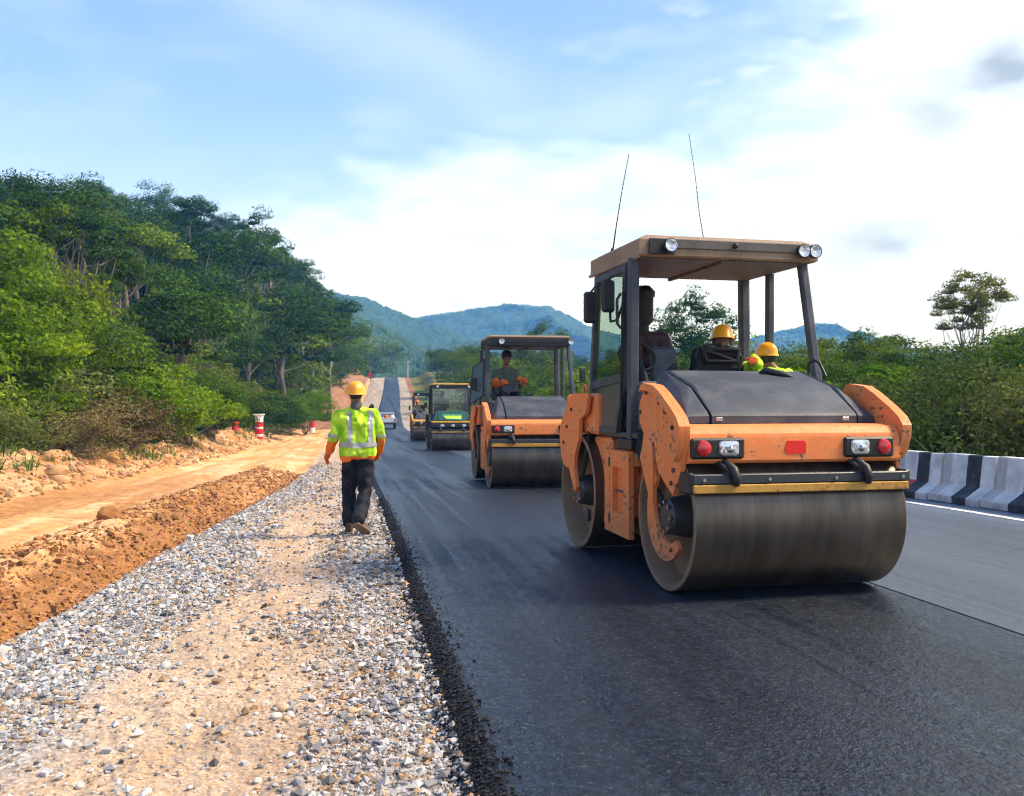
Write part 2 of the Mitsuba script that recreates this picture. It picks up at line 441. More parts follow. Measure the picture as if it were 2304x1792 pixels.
road = struct('road', strip(.60, lane_right, 16), 'm_asphalt', 'fresh dark asphalt lane that the rollers are compacting')
tn_old = TN[TN <= 85]
struct('road_lane', strip(4.235, 9.5, 20, tn_old), 'm_asphalt_worn', 'paler glossy asphalt lane between the paving joint and the barrier')
seam = strip(4.21, 4.235, 3, tn_old)
seam.vertices[1::3, 2] -= 0.014
struct('paving_joint', seam, 'm_asphalt_edge', 'narrow dark open joint between the two asphalt lanes')
tn_far = TN[TN >= 84.9]
base_right = lambda t: np.interp(t, [85, 130, 215], [6.6, 5.4, 4.5])
struct('road_base', strip(lane_right, base_right, 8, tn_far), 'm_pale_base', 'pale unpaved half of the road climbing to the crest')
struct('cut_bank', strip(base_right, lambda t: base_right(t) + 1.1, 4, tn_far), 'm_red_cut', 'low reddish bank on the far side of the climbing road')
struct('ground', strip(lambda t: base_right(t) + 1.1, 9.5, 8, tn_far), 'm_verge', 'weedy verge beyond the reddish bank')
mk = strip(8.31, 8.44, 2, TN[(TN < 84)])
mk.vertices[:, 2] += 0.005
scene['m_road_paint'] = tex(lambda p, n, uv: mix((0.74, 0.74, 0.72), (0.42, 0.42, 0.42), smoothstep(.52, .75, fbm(p.x * 9, p.y * 9, octaves=3))), 0.6)
struct('road_marking', mk, 'm_road_paint', 'worn white line along the edge of the road below the barrier')
struct('ground', strip(9.5, 1500, np.unique(1 - far)[::1]), 'm_verge', 'overgrown ground beyond the barrier', smooth=True)
cutn = TN[(TN > 96) & (TN < 290)]
ck = strip(lambda t: -7.4 + 0 * t, lambda t: -3.0 + 0 * t, 30, cutn)
ck.vertices[:, 2] += 0.05
struct('cut_bank', ck, 'm_red_cut', 'bare reddish cut bank beside the climbing road', smooth=True)
sh = strip(lambda t: -2.3 + 0 * t, .44, 8, TN[(TN > 70) & (TN < 290)])
sh.vertices[:, 2] += 0.06
struct('road_verge', sh, 'm_pale_base', 'pale gravel verge along the climbing road')


# far hills
def hill(name, label, x0, x1, y0, depth, prof, seed, tone, D_=860):
    """a ridge from x0 to x1 whose crest follows prof: (x, z) pairs"""
    nx, ny = 140, 30
    X = np.linspace(x0, x1, nx)
    W = np.linspace(-1, 1, ny)
    crest = np.interp(X, *zip(*prof))
    P = np.stack([X[:, None] / 60 + 0 * W, y0 / 60 + W * depth / 60 + 0 * X[:, None], 0 * X[:, None] * W], -1)
    Zg = crest[:, None] * (1 - np.abs(W) ** 1.6) * (0.95 + 0.11 * meshkit.fbm(P * 0.8, 3, seed)) + 0
    v = np.stack([X[:, None] + 0 * W, y0 + W * depth + (meshkit.fbm(P * .7, 2, seed + 3) - .5) * depth * .5, Zg - 2], -1)
    c = ny
    i, j = np.meshgrid(np.arange(nx - 1), np.arange(ny - 1), indexing='ij')
    q = np.stack([i * c + j, (i + 1) * c + j, (i + 1) * c + j + 1, i * c + j + 1], -1).reshape(-1, 4)
    m = tri(v.reshape(-1, 3), np.vstack([q[:, [0, 1, 2]], q[:, [0, 2, 3]]]))
    struct(name, m, 'm_forest_floor', label, smooth=True)
    # the forest on it: a closed canopy of rounded crowns, each its own tone
    rng = np.random.default_rng(seed)
    mx, my = 560, 90
    gi, gj = np.linspace(0, nx - 1.001, mx), np.linspace(0, ny * .62, my)
    ii, jj = gi.astype(int)[:, None], gj.astype(int)[None]
    fi, fj = (gi % 1)[:, None, None], (gj % 1)[None, :, None]
    g = v.reshape(nx, ny, 3)
    base = (g[ii, jj] * (1 - fi) + g[ii + 1, jj] * fi) * (1 - fj) + (g[ii, jj + 1] * (1 - fi) + g[ii + 1, jj + 1] * fi) * fj
    cell = 5.2 * D_ / 860
    q = base[..., :2] / cell
    best, tone_ = np.full(q.shape[:2], 9.0), np.zeros(q.shape[:2])
    for da in (-1, 0, 1):
        for db in (-1, 0, 1):
            c = np.floor(q) + [da, db]
            h1, h2, h3 = (np.modf(np.abs(np.sin(c[..., 0] * kx + c[..., 1] * ky + seed) * 43758.5))[0] for kx, ky in ((12.99, 78.2), (39.3, 11.1), (73.2, 52.2)))
            dd = np.hypot(c[..., 0] + .2 + .6 * h1 - q[..., 0], c[..., 1] + .2 + .6 * h2 - q[..., 1]) - .25 * h3
            tone_ = np.where(dd < best, h3, tone_)
            best = np.minimum(best, dd)
    base[..., 2] += np.sqrt(np.clip(1 - best ** 2 * .8, 0, None)) * cell * (.6 + .55 * tone_) + (meshkit.fbm(base / (cell * .35), 2, seed) - .5) * cell * .55
    i, j = np.meshgrid(np.arange(mx - 1), np.arange(my - 1), indexing='ij')
    qd = np.stack([i * my + j, (i + 1) * my + j, (i + 1) * my + j + 1, i * my + j + 1], -1).reshape(-1, 4)
    col = np.asarray(tone) * (.65 + .7 * tone_.reshape(-1, 1)) * np.where(tone_.reshape(-1, 1) > .86, [[1.2, 1.1, .95]], [[1, 1, 1]])
    key = unique('forest')
    scene[key] = mikit.ply(tri(base.reshape(-1, 3), np.vstack([qd[:, [0, 1, 2]], qd[:, [0, 2, 3]]])), 'm_vc_leaf', color=col, smooth=True)
    labels[key] = {'label': 'unbroken forest covering the ' + label.split(',')[0], 'category': 'forest', 'kind': 'stuff'}


def ridge(pts, d):
    return [((x - 1152) / 2110 * d, CAM_H - (y - 907) / 2110 * d) for x, y in pts]


k = 2304 / 2184
D1 = 860.0
p1 = ridge([(a * k, b * k) for a, b in [(560, 640), (660, 628), (720, 628), (765, 630), (800, 648), (860, 676), (910, 694), (960, 712), (1020, 742), (1080, 780), (1140, 820), (1300, 860)]], D1)
hill('far_hill', 'nearer blue green wooded ridge that slopes down behind the road crest', p1[0][0], p1[-1][0], D1, 300, p1, 31, (.012, .040, .018))
D2 = 1350.0
p2 = ridge([(a * k, b * k) for a, b in [(820, 760), (880, 690), (940, 680), (1000, 670), (1060, 672), (1110, 668), (1165, 662), (1200, 676), (1240, 700), (1290, 720), (1400, 760), (1560, 742), (1650, 716), (1700, 706), (1745, 708), (1800, 724), (1880, 750), (2100, 780), (2400, 800)]], D2)
hill('far_hill', 'hazy blue wooded ridge furthest away behind the rollers', p2[0][0], p2[-1][0], D2, 420, p2, 47, (.012, .038, .018), 1200)
D3 = 430.0
p3 = ridge([(a * k, b * k) for a, b in [(600, 650), (700, 668), (750, 676), (790, 702), (830, 716), (870, 738), (910, 764), (960, 790), (1020, 812), (1100, 830), (1300, 850)]], D3)
hill('wooded_hill', 'dark green wooded spur just beyond the crest of the road', p3[0][0], p3[-1][0], D3, 120, p3, 53, (.012, .042, .016), 760)


# ------------------------------------------------------------------ stones, clods
PHI = (1 + 5 ** .5) / 2
ICO_V = np.array([(-1, PHI, 0), (1, PHI, 0), (-1, -PHI, 0), (1, -PHI, 0), (0, -1, PHI), (0, 1, PHI), (0, -1, -PHI), (0, 1, -PHI), (PHI, 0, -1), (PHI, 0, 1), (-PHI, 0, -1), (-PHI, 0, 1)]) / 1.902
ICO_F = np.array([(0, 11, 5), (0, 5, 1), (0, 1, 7), (0, 7, 10), (0, 10, 11), (1, 5, 9), (5, 11, 4), (11, 10, 2), (10, 7, 6), (7, 1, 8), (3, 9, 4), (3, 4, 2), (3, 2, 6), (3, 6, 8), (3, 8, 9), (4, 9, 5), (2, 4, 11), (6, 2, 10), (8, 6, 7), (9, 8, 1)])


CUBE_V = np.array([(x, y, z) for x in (-1, 1) for y in (-1, 1) for z in (-1, 1)]) * .66
CUBE_F = np.array([[0, 1, 3], [0, 3, 2], [4, 6, 7], [4, 7, 5], [0, 4, 5], [0, 5, 1], [2, 3, 7], [2, 7, 6], [0, 2, 6], [0, 6, 4], [1, 5, 7], [1, 7, 3]])
OCT_V = np.array([(1, 0, 0), (-1, 0, 0), (0, 1, 0), (0, -1, 0), (0, 0, 1), (0, 0, -1)], float)
OCT_F = np.array([(0, 2, 4), (2, 1, 4), (1, 3, 4), (3, 0, 4), (2, 0, 5), (1, 2, 5), (3, 1, 5), (0, 3, 5)])


def pebbles(pos, rad, col, rng, flat=(1, .8, .6), sink=0.25, rough=.26, form=(ICO_V, ICO_F)):
    n, (BV, BF) = len(pos), form
    nv = len(BV)
    v = BV[None] * (1 + rng.uniform(-rough, rough * .8, (n, nv, 1)))
    v = v * (np.asarray(flat) * rng.uniform(.75, 1.2, (n, 1, 3)))
    th, tl = rng.uniform(0, 2 * np.pi, n), rng.normal(0, .35, n)
    c, s = np.cos(tl)[:, None], np.sin(tl)[:, None]
    y, z = v[..., 1] * c - v[..., 2] * s, v[..., 1] * s + v[..., 2] * c
    c, s = np.cos(th)[:, None], np.sin(th)[:, None]
    v = np.stack([v[..., 0] * c - y * s, v[..., 0] * s + y * c, z], -1) * rad[:, None, None]
    v += pos[:, None] + np.array([0, 0, 1]) * (rad * (flat[2] - sink))[:, None, None]
    f = (BF[None] + np.arange(n)[:, None, None] * nv).reshape(-1, 3)
    cc = np.repeat(col, nv, 0) * rng.uniform(.9, 1.1, (n * nv, 1))
    return tri(v.reshape(-1, 3), f), cc


def stone_colors(n, rng, blue=.5):
    g = rng.choice([.10, .24, .40, .55, .70], n, p=[.05, .20, .36, .28, .11]) * rng.uniform(.85, 1.15, n)
    c = np.stack([g, g, g * (1.0 + .10 * blue)], 1)
    tan = rng.random(n) < .24
    c[tan] = np.array([.50, .34, .21]) * rng.uniform(.6, 1.1, (tan.sum(), 1))
    return c


def frustum(p, margin=1.06):
    return (p[:, 1] > 1) & (np.abs(p[:, 0]) < margin * p[:, 1] * 1152 / 2110 + .15) & (CAM_H - p[:, 2] < p[:, 1] * .44)


def scatter_gravel():
    rng = np.random.default_rng(21)
    N = 700000
    t = 3.0 * np.exp(rng.random(N) * math.log(34 / 3.0))
    s = SG(t) - .28 + rng.random(N) * (.50 - SG(t) + .28)
    q = meshkit.fbm(np.stack([s * 1.3, t * .7, 0 * s], -1), 4, 17)
    so = s + 1.1 * (q - .5)
    edge_left = np.interp(t, [3, 6, 9, 20, 30], [-1.85, -1.35, -1.05, -.55, -.5])
    d = .055 + .9 * sstep(edge_left + .25, edge_left - .35, so) + .80 * sstep(-.42, .24, so)
    d *= np.interp(t, [3, 6, 12, 34], [1, .9, .62, .4]) * (SG(t) * -1 + .8) / 3.4
    keep = rng.random(N) < d * .36
    s, t, q = s[keep], t[keep], q[keep]
    p = world(s, t)
    ok = frustum(p)
    s, t, p = s[ok], t[ok], p[ok]
    r = np.clip(rng.lognormal(math.log(.0078), .58, len(p)), .0042, .032) * np.interp(t, [3, 5, 9, 34], [.78, .95, 1.2, 1.9])
    col = stone_colors(len(p), rng, .45)
    right = s > -.6
    col[right] *= rng.choice([.55, 1.0, 1.18], right.sum(), p=[.22, .5, .28])[:, None]
    col[~right] *= [.93, .98, 1.03]
    col = np.clip(col * [.84, .83, .815], .015, .50)
    cap = 105000
    p, r, col = p[:cap], r[:cap], col[:cap]
    h = len(p) // 2
    m1, c1 = pebbles(p[:h], r[:h] * 1.05, col[:h], rng, sink=.34, rough=.42, form=(CUBE_V, CUBE_F))
    m2, c2 = pebbles(p[h:], r[h:] * 1.25, col[h:], rng, flat=(1, .85, .7), sink=.34, rough=.34, form=(OCT_V, OCT_F))
    scene['gravel'] = mikit.ply(tri(np.vstack([m1.vertices, m2.vertices]), np.vstack([m1.faces, m2.faces + len(m1.vertices)])), 'm_vc_stone', color=np.vstack([c1, c2]))
    labels['gravel'] = {'label': 'loose grey crushed stone strewn over the road shoulder', 'category': 'gravel', 'kind': 'stuff'}
    # black crumbs on the slope of the asphalt layer
    n = 7000
    t = 3.2 * np.exp(rng.random(n) * math.log(16 / 3.2))
    s = rng.normal(.51, .055, n)
    p = world(s, t)
    g = rng.uniform(.006, .03, n)
    m, c = pebbles(p, rng.uniform(.005, .014, n), np.stack([g, g, g * 1.1], 1), rng, rough=.4, form=(CUBE_V, CUBE_F))
    scene['asphalt_crumbs'] = mikit.ply(m, 'm_vc_stone', color=c)
    labels['asphalt_crumbs'] = {'label': 'black asphalt crumbs along the broken edge of the new layer', 'category': 'asphalt crumbs', 'kind': 'stuff'}
    # clods of the broken bank
    n = 44000
    t = 4.5 * np.exp(rng.random(n) * math.log(30 / 4.5))
    s = SG(t) - .35 - rng.random(n) ** 1.2 * 1.35
    keep = rng.random(n) < sstep(.42, .60, meshkit.fbm(np.stack([s, t * .6, 0 * s], -1), 3, 5)) * np.interp(t, [4, 9, 14, 30], [1, 1, .5, .35]) + .30
    s, t = s[keep], t[keep]
    p = world(s, t)
    ok = frustum(p)
    p, t = p[ok], t[ok]
    r = np.clip(rng.lognormal(math.log(.014), .62, len(p)), .006, .06)
    c0 = np.array([.33, .165, .068]) * rng.uniform(.5, 1.3, (len(p), 1)) + rng.uniform(0, .04, (len(p), 3))
    m, c = pebbles(p, r, c0, rng, flat=(1, .85, .65), sink=.42, rough=.45, form=(CUBE_V, CUBE_F))
    scene['soil_clods'] = mikit.ply(m, 'm_vc_soil', color=c)
    labels['soil_clods'] = {'label': 'crumbly brown clods on the broken bank beside the gravel', 'category': 'soil', 'kind': 'stuff'}
    # lumps on the heaped earth
    n = 5200
    t = 11 * np.exp(rng.random(n) * math.log(66 / 11))
    s = ST(t) + .4 - rng.random(n) * 3.2
    p = world(s, t)
    ok = frustum(p)
    p, t = p[ok], t[ok]
    r = np.clip(rng.lognormal(math.log(.028), .6, len(p)), .012, .12)
    c0 = np.array([.40, .24, .12]) * rng.uniform(.65, 1.25, (len(p), 1)) + rng.uniform(0, .05, (len(p), 3))
    m, c = pebbles(p, r, c0, rng, flat=(1, .85, .75), sink=.3)
    scene['rubble'] = mikit.ply(m, 'm_vc_soil', color=c)
    labels['rubble'] = {'label': 'earth lumps and broken rock on the heaped embankment', 'category': 'rubble', 'kind': 'stuff'}


scatter_gravel()


def lump_mesh(seed, flat=.62, sub=2, amp=.35):
    m = trimesh.creation.icosphere(subdivisions=sub)
    v = np.array(m.vertices)
    r = 1 + (meshkit.fbm(v * 1.3 + seed * 7.3, 3, seed) - .5) * 2 * amp
    v = v * r[:, None] * [1, .82, flat]
    return tri(v, m.faces)


scene['m_stone_pale'] = tex(lambda p, n, uv: mix((.36, .35, .33), (.62, .60, .56), fbm(p.x * 25, p.y * 25, p.z * 25)), .8, spec=.25)
scene['m_stone_dark'] = tex(lambda p, n, uv: mix((.06, .062, .068), (.16, .16, .165), fbm(p.x * 30, p.y * 30, p.z * 30)), .75, spec=.3)
scene['m_stone_tan'] = tex(lambda p, n, uv: mix((.40, .27, .16), (.56, .43, .30), fbm(p.x * 22, p.y * 22, p.z * 22)), .85, spec=.2)
scene['m_clod'] = tex(lambda p, n, uv: mix((.20, .09, .035), (.40, .20, .085), fbm(p.x * 9, p.y * 9, p.z * 9, octaves=4)), .95, spec=.1)
scene['m_clod_pale'] = tex(lambda p, n, uv: mix((.36, .19, .09), (.55, .36, .20), fbm(p.x * 5, p.y * 5, p.z * 5, octaves=4)), .95, spec=.1)
LUMPS = [lump_mesh(i, flat=.55 + .05 * (i % 4), sub=1 if i < 6 else 2) for i in range(9)]
STONE = {b: [mikit.ply(m, b, smooth=38) for m in LUMPS] for b in ('m_stone_pale', 'm_stone_dark', 'm_stone_tan', 'm_clod', 'm_clod_pale')}


def place(p, r, rz=0.0, tilt=0.0):
    return T().translate([float(x) for x in p]).rotate([0, 0, 1], float(rz)).rotate([1, 0, 0], float(tilt)).scale(float(r))


rng = np.random.default_rng(77)
n = 0
while n < 150:                                                       # the larger single stones of the shoulder
    t = 3.3 * math.exp(rng.random() * math.log(9.5 / 3.3))
    s = float(SG(t) + rng.random() * (.42 - SG(t)))
    if -1.4 < s < -.75 and rng.random() < .6:
        continue
    p = world(s, t)
    if not frustum(p[None], 1.0)[0]:
        continue
    b = rng.choice(['m_stone_pale', 'm_stone_dark', 'm_stone_tan'], p=[.62, .10, .28])
    r = float(np.clip(rng.lognormal(math.log(.020), .28), .014, .040)) * (1.25 if rng.random() < .1 else 1)
    put('road_shoulder__stone', STONE[b][rng.integers(9)], to=place(p + [0, 0, .28 * r], r, rng.random() * 360, rng.normal() * 12))
    n += 1
n = 0
while n < 22:                                                        # single clods of the bank
    t = 5.5 * math.exp(rng.random() * math.log(20 / 5.5))
    s = float(SG(t) - .45 - rng.random() * 1.4)
    p = world(s, t)
    if not frustum(p[None], 1.0)[0]:
        continue
    r = float(np.clip(rng.lognormal(math.log(.055), .35), .035, .10))
    put('dirt_road__clod', STONE['m_clod'][rng.integers(9)], to=place(p + [0, 0, .05 * r], r, rng.random() * 360, rng.normal() * 15))
    n += 1
for i in range(30):                                                  # lumps of the heap
    t = 13 * math.exp(rng.random() * math.log(60 / 13))
    s = float(ST(t) + .1 - rng.random() * 2.0)
    p = world(s, t)
    r = float(np.clip(rng.lognormal(math.log(.13), .4), .07, .28))
    put('embankment__earth_lump', STONE['m_clod_pale'][rng.integers(9)], to=place(p + [0, 0, .1 * r], r, rng.random() * 360, rng.normal() * 15))


def single(name, px, py, r, bs, label, cat, seed, flat=.7):
    """a stone that lies where the photograph shows it: walk the sight line down to the land"""
    for d in np.geomspace(3, 60, 3000):
        p = spot(px, py, d)
        s, t = st_of(p[0], p[1])
        if p[2] <= height(s, t):
            break
    k = thing(name, label, cat)
    scene[k] = {**mikit.ply(lump_mesh(seed, flat, 3, .42), bs, smooth=True), 'to_world': place(p + [0, 0, .3 * r], r, seed * 50)}
    return p


single('boulder', 246, 1166, .17, 'm_clod', 'brown rounded boulder lying alone on the orange dirt track', 'boulder', 5)
single('rock', 428, 1214, .075, 'm_stone_pale', 'whitish rock at the foot of the bank where track meets gravel', 'rock', 6)
single('rock', 130, 1075, .26, 'm_clod_pale', 'big pale block of earth in the grassy heap beside the track', 'rock', 8, .8)
single('rock', 6, 1472, .06, 'm_stone_pale', 'chalky white stone on the brink of the gravel in the corner of the bank', 'rock', 11)

# ------------------------------------------------------------------ trees and shrubs


def spray(centers, normals, size, rng, aspect=.55, tilt=.8):
    """leaf-shaped faces at the centres, lying roughly across the normals; uv = (own tone, clump tone) is given by the caller"""
    n = len(centers)
    nn = normals + rng.normal(size=(n, 3)) * tilt * .6
    nn /= np.linalg.norm(nn, axis=1, keepdims=True) + 1e-9
    a = np.cross(nn, rng.normal(size=(n, 3)))
    a /= np.linalg.norm(a, axis=1, keepdims=True) + 1e-9
    b = np.cross(nn, a)
    L = (size * rng.uniform(.65, 1.35, n))[:, None]
    v = np.stack([centers - a * L * .5, centers + b * L * aspect * .5 + nn * L * .06, centers + a * L * .5 - nn * L * .12, centers - b * L * aspect * .5 + nn * L * .06], 1)
    f = np.arange(n)[:, None] * 4
    return v.reshape(-1, 3), np.vstack([np.hstack([f, f + 1, f + 2]), np.hstack([f, f + 2, f + 3])])


def crown(H, z0, rad, n_cl, cl_r, leaf_size, per, seed, flat=.62, dome=1.0, lean=(0, 0), hollow=.55):
    """(crown mesh, uv, clump centres): clumps of leaves through the crown's volume"""
    rng = np.random.default_rng(seed)
    zc, hz = (z0 + H) / 2, (H - z0) / 2
    C = []
    while len(C) < n_cl:
        d = rng.normal(size=3)
        d /= np.linalg.norm(d)
        r = rng.random() ** hollow
        c = np.array([d[0] * rad * r, d[1] * rad * r, zc + d[2] * hz * r * .9])
        if dome < 1 and d[2] < -.2 and rng.random() > dome:
            continue
        if all(np.linalg.norm((c - o) * [1, 1, 1.3]) > cl_r * .55 for o in C):
            C.append(c)
        elif rng.random() < .08:
            C.append(c)
    V, F, U, at = [], [], [], 0
    for c in C:
        rr = cl_r * rng.uniform(.6, 1.3)
        m = int(per * rng.uniform(.6, 1.3))
        d = rng.normal(size=(m, 3))
        d /= np.linalg.norm(d, axis=1, keepdims=True)
        d[:, 2] = np.where(d[:, 2] < -.1, d[:, 2] * .35, d[:, 2])
        shell = rng.uniform(.45, 1.08, m) ** .7
        p = c + d * (rr * shell)[:, None] * [1, 1, flat] * (1 + .35 * (meshkit.noise(d * 2.3 + c, seed) - .5))[:, None]
        v, f = spray(p, d * [1, 1, .8] + [0, 0, .45], np.full(m, leaf_size), rng)
        V.append(v)
        F.append(f + at)
        at += len(v)
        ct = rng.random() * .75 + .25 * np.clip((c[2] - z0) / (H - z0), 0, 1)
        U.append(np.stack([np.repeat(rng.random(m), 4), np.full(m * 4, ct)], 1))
    v = np.vstack(V)
    v[:, :2] += np.asarray(lean) * (v[:, 2:3] / H) ** 1.3
    return tri(v, np.vstack(F)), np.vstack(U), np.array(C)


def stems(H, z0, C, r0, seed, lean=(0, 0), limbs=8, multi=1, bend=.05):
    rng = np.random.default_rng(seed + 100)
    parts = []
    L = np.asarray(lean, float)
    tops = []
    for m in range(multi):
        top = z0 + (H - z0) * (.45 if multi == 1 else .2)
        off = rng.normal(size=2) * (.0 if multi == 1 else .05 * H)
        pts, k = [], 7
        for i in range(k):
            z = top * i / (k - 1) - (.3 if i == 0 else 0)
            w = rng.normal(size=2) * bend * H * .2 * (i > 0)
            pts.append([off[0] * (.3 + i / k) + w[0] + L[0] * (max(z, 0) / H) ** 1.3, off[1] * (.3 + i / k) + w[1] + L[1] * (max(z, 0) / H) ** 1.3, z])
        parts.append(tube(pts, np.linspace(r0, r0 * .5, k), 7))
        tops.append(np.array(pts))
    for c in C[:limbs]:
        T0 = tops[rng.integers(len(tops))]
        i = rng.integers(3, 7)
        a = T0[min(i, len(T0) - 1)]
        e = c.copy()
        e[:2] += L * (max(c[2], 0) / H) ** 1.3
        mid = (a + e) / 2 + [0, 0, -.06 * np.linalg.norm(e - a)] + rng.normal(size=3) * .05 * np.linalg.norm(e - a)
        parts.append(tube([a, mid, e], [r0 * .32, r0 * .22, r0 * .08], 5))
    return join(parts)


KINDS = {}


def kind(name, bs, H, z0, rad, n_cl, cl_r, leaf_size, per, seed, r0, flat=.62, dome=1.0, lean=(0, 0), limbs=8, multi=1, hollow=.55, bend=.05):
    m, uv, C = crown(H, z0, rad, n_cl, cl_r, leaf_size, per, seed, flat, dome, lean, hollow)
    KINDS[name] = (mikit.ply(m, bs, smooth=False, uv=uv), mikit.ply(stems(H, z0, C, r0, seed, lean, limbs, multi, bend), 'm_bark', smooth=60), H)


#     name        leaves          H   z0   rad  n  cl_r leaf per seed r0
kind('tall_a', 'm_leaf_deep', 17, 8.0, 4.4, 17, 1.75, 0.32, 322, 1, .30, flat=.85, dome=.4, lean=(1.0, .4), limbs=6)
kind('tall_b', 'm_leaf_deep', 19, 11., 5.2, 15, 1.9, 0.33, 347, 2, .32, flat=.72, dome=.3, lean=(-.8, .6), limbs=7)
kind('tall_c', 'm_leaf_mid', 15, 6.5, 4.0, 17, 1.6, 0.30, 310, 3, .26, flat=.88, dome=.5, limbs=5)
kind('dense_a', 'm_leaf_deep', 13, 2.0, 4.2, 24, 1.8, 0.30, 322, 4, .28, flat=.9, limbs=4)
kind('dense_b', 'm_leaf_mid', 11, 1.4, 3.8, 22, 1.65, 0.29, 310, 5, .24, flat=.88, limbs=4)
kind('layered', 'm_leaf_deep', 16, 4.0, 5.0, 19, 2.1, 0.32, 347, 6, .32, flat=.55, dome=.8, limbs=5)
kind('airy', 'm_leaf_deep', 18, 9.5, 4.8, 17, 1.35, 0.30, 235, 7, .24, flat=.8, dome=.4, limbs=16, lean=(1.6, 0), hollow=.4)
kind('pale', 'm_leaf_mid', 14, 9.0, 3.6, 14, 1.4, 0.29, 260, 8, .20, flat=.75, dome=.3, limbs=9)
kind('shrub_green', 'm_leaf_bright', 3.4, .05, 1.8, 22, .74, .125, 430, 11, .05, flat=.8, limbs=10, multi=4)
kind('shrub_mid', 'm_leaf_mid', 3.8, .05, 2.0, 24, .80, .125, 430, 12, .05, flat=.8, limbs=10, multi=4)
kind('shrub_olive', 'm_leaf_olive', 2.6, .0, 1.7, 22, .62, .10, 400, 13, .035, flat=.8, limbs=12, multi=5)
kind('shrub_dry', 'm_leaf_dry', 2.0, .0, 1.5, 18, .55, .085, 330, 14, .03, flat=.9, limbs=14, multi=6)
kind('big_leaf', 'm_leaf_bright', 6.5, .4, 2.5, 26, .95, .17, 420, 15, .09, flat=.75, limbs=10, multi=3)
kind('big_leaf_dull', 'm_leaf_fresh', 6.2, .4, 2.5, 24, 1.0, .16, 420, 25, .09, flat=.7, limbs=10, multi=3)
kind('roadside', 'm_leaf_fresh', 8.0, .8, 2.9, 28, 1.0, .17, 400, 16, .13, flat=.7, limbs=12, multi=2)
kind('umbrella', 'm_leaf_lit', 8.6, 5.0, 1.75, 56, .42, .105, 190, 17, .07, flat=.8, dome=.3, limbs=40, multi=2, hollow=.42)
kind('backlit', 'm_leaf_mid', 9.5, 2.6, 3.0, 64, .80, .17, 210, 18, .13, flat=.85, dome=.8, limbs=24, hollow=.5)


def plant(name, kind_, s, t, scale, rz, label, cat, group=None, sx=1.0, dz=0.0):
    k = thing(name, label, cat, group)
    p = world(s, t, dz - .05)
    m = T().translate([float(x) for x in p]).rotate([0, 0, 1], float(rz)).scale([float(scale * sx), float(scale * sx), float(scale)])
    cr, st, H = KINDS[kind_]
    scene[k + '__crown'] = {**cr, 'to_world': m}
    scene[k + '__trunk' if 'tree' in name else k + '__stem'] = {**st, 'to_world': m}
    return k


OFF = 420                                                              # columns kept beyond either side of the frame
SEEN = np.full(1152 + 2 * OFF, 1e9)                                   # per column: the highest row already covered, to leave out hidden trees


def covers(s, t, H, w):
    p = world(s, t)
    if p[1] < 3:
        return False
    x = OFF + 576 + p[0] / p[1] * 1055
    hw = max(w / p[1] * 1055, 1)
    top = 448 - (p[2] + H - CAM_H) / p[1] * 1055
    W = len(SEEN)
    a, b = int(max(x - hw, 0)), int(min(x + hw, W))
    if b <= a or x < 0 or x > W:
        return False
    if (SEEN[a:b] - top).max() < 3:
        return False
    core = slice(int(max(x - hw * .7, 0)), int(max(min(x + hw * .7, W), 0)))
    SEEN[core] = np.minimum(SEEN[core], top + .18 * H / p[1] * 1055)
    return True


rng = np.random.default_rng(99)
# undergrowth on the near flank of the hillside
FLANK = {'shrub_green': ('bush', 'fresh green bush among the scrub above the earth heap'), 'shrub_mid': ('bush', 'mid green bush among the scrub above the earth heap'),
         'shrub_olive': ('bush', 'olive green bush among the scrub above the earth heap'), 'shrub_dry': ('dry_bush', 'brown dried bush among the scrub above the earth heap')}
cand = []
for t in np.geomspace(14, 120, 36):
    for row in range(3):
        s = float(ST(t)) - 3.9 - row * (1.5 + .015 * t) + rng.normal() * .5
        cand.append((s, t * (1 + rng.normal() * .02), row))
cand.sort(key=lambda c: c[1])
ic = 0
for s, t, row in cand:
    kd = rng.choice(list(FLANK), p=[.36, .34, .25, .05])
    sc = float(rng.uniform(.55, .95) * (1 + .28 * row) * (1.0 if t < 60 else 1.15))
    H = KINDS[kd][2] * sc
    if not covers(s, t, H, 1.3 * sc):
        continue
    nm, lb = FLANK[kd]
    plant(nm, kd, s, t, sc, rng.random() * 360, lb, nm.replace('_', ' '), {'shrub_green': 'fresh green bushes above the heap', 'shrub_mid': 'mid green bushes above the heap', 'shrub_olive': 'olive bushes above the heap', 'shrub_dry': 'dried bushes above the heap'}[kd])


def at_px(px, py, d):
    """(s, t, ground z, height up to the row py) at a distance"""
    p = spot(px, py, d)
    s, t = st_of(p[0], p[1])
    return float(s), float(t), float(p[2] - height(s, t))


def tree_at(name, kd, px, top, d, label, cat, rz=0, sx=None, width=None, group=None):
    s, t, H = at_px(px, top, d)
    sc = H / KINDS[kd][2]
    p = world(s, t)
    covers(s, t, H, 2.0)
    return plant(name, kd, s, t, sc, rz, label, cat, group, sx=1.0 if sx is None else sx)


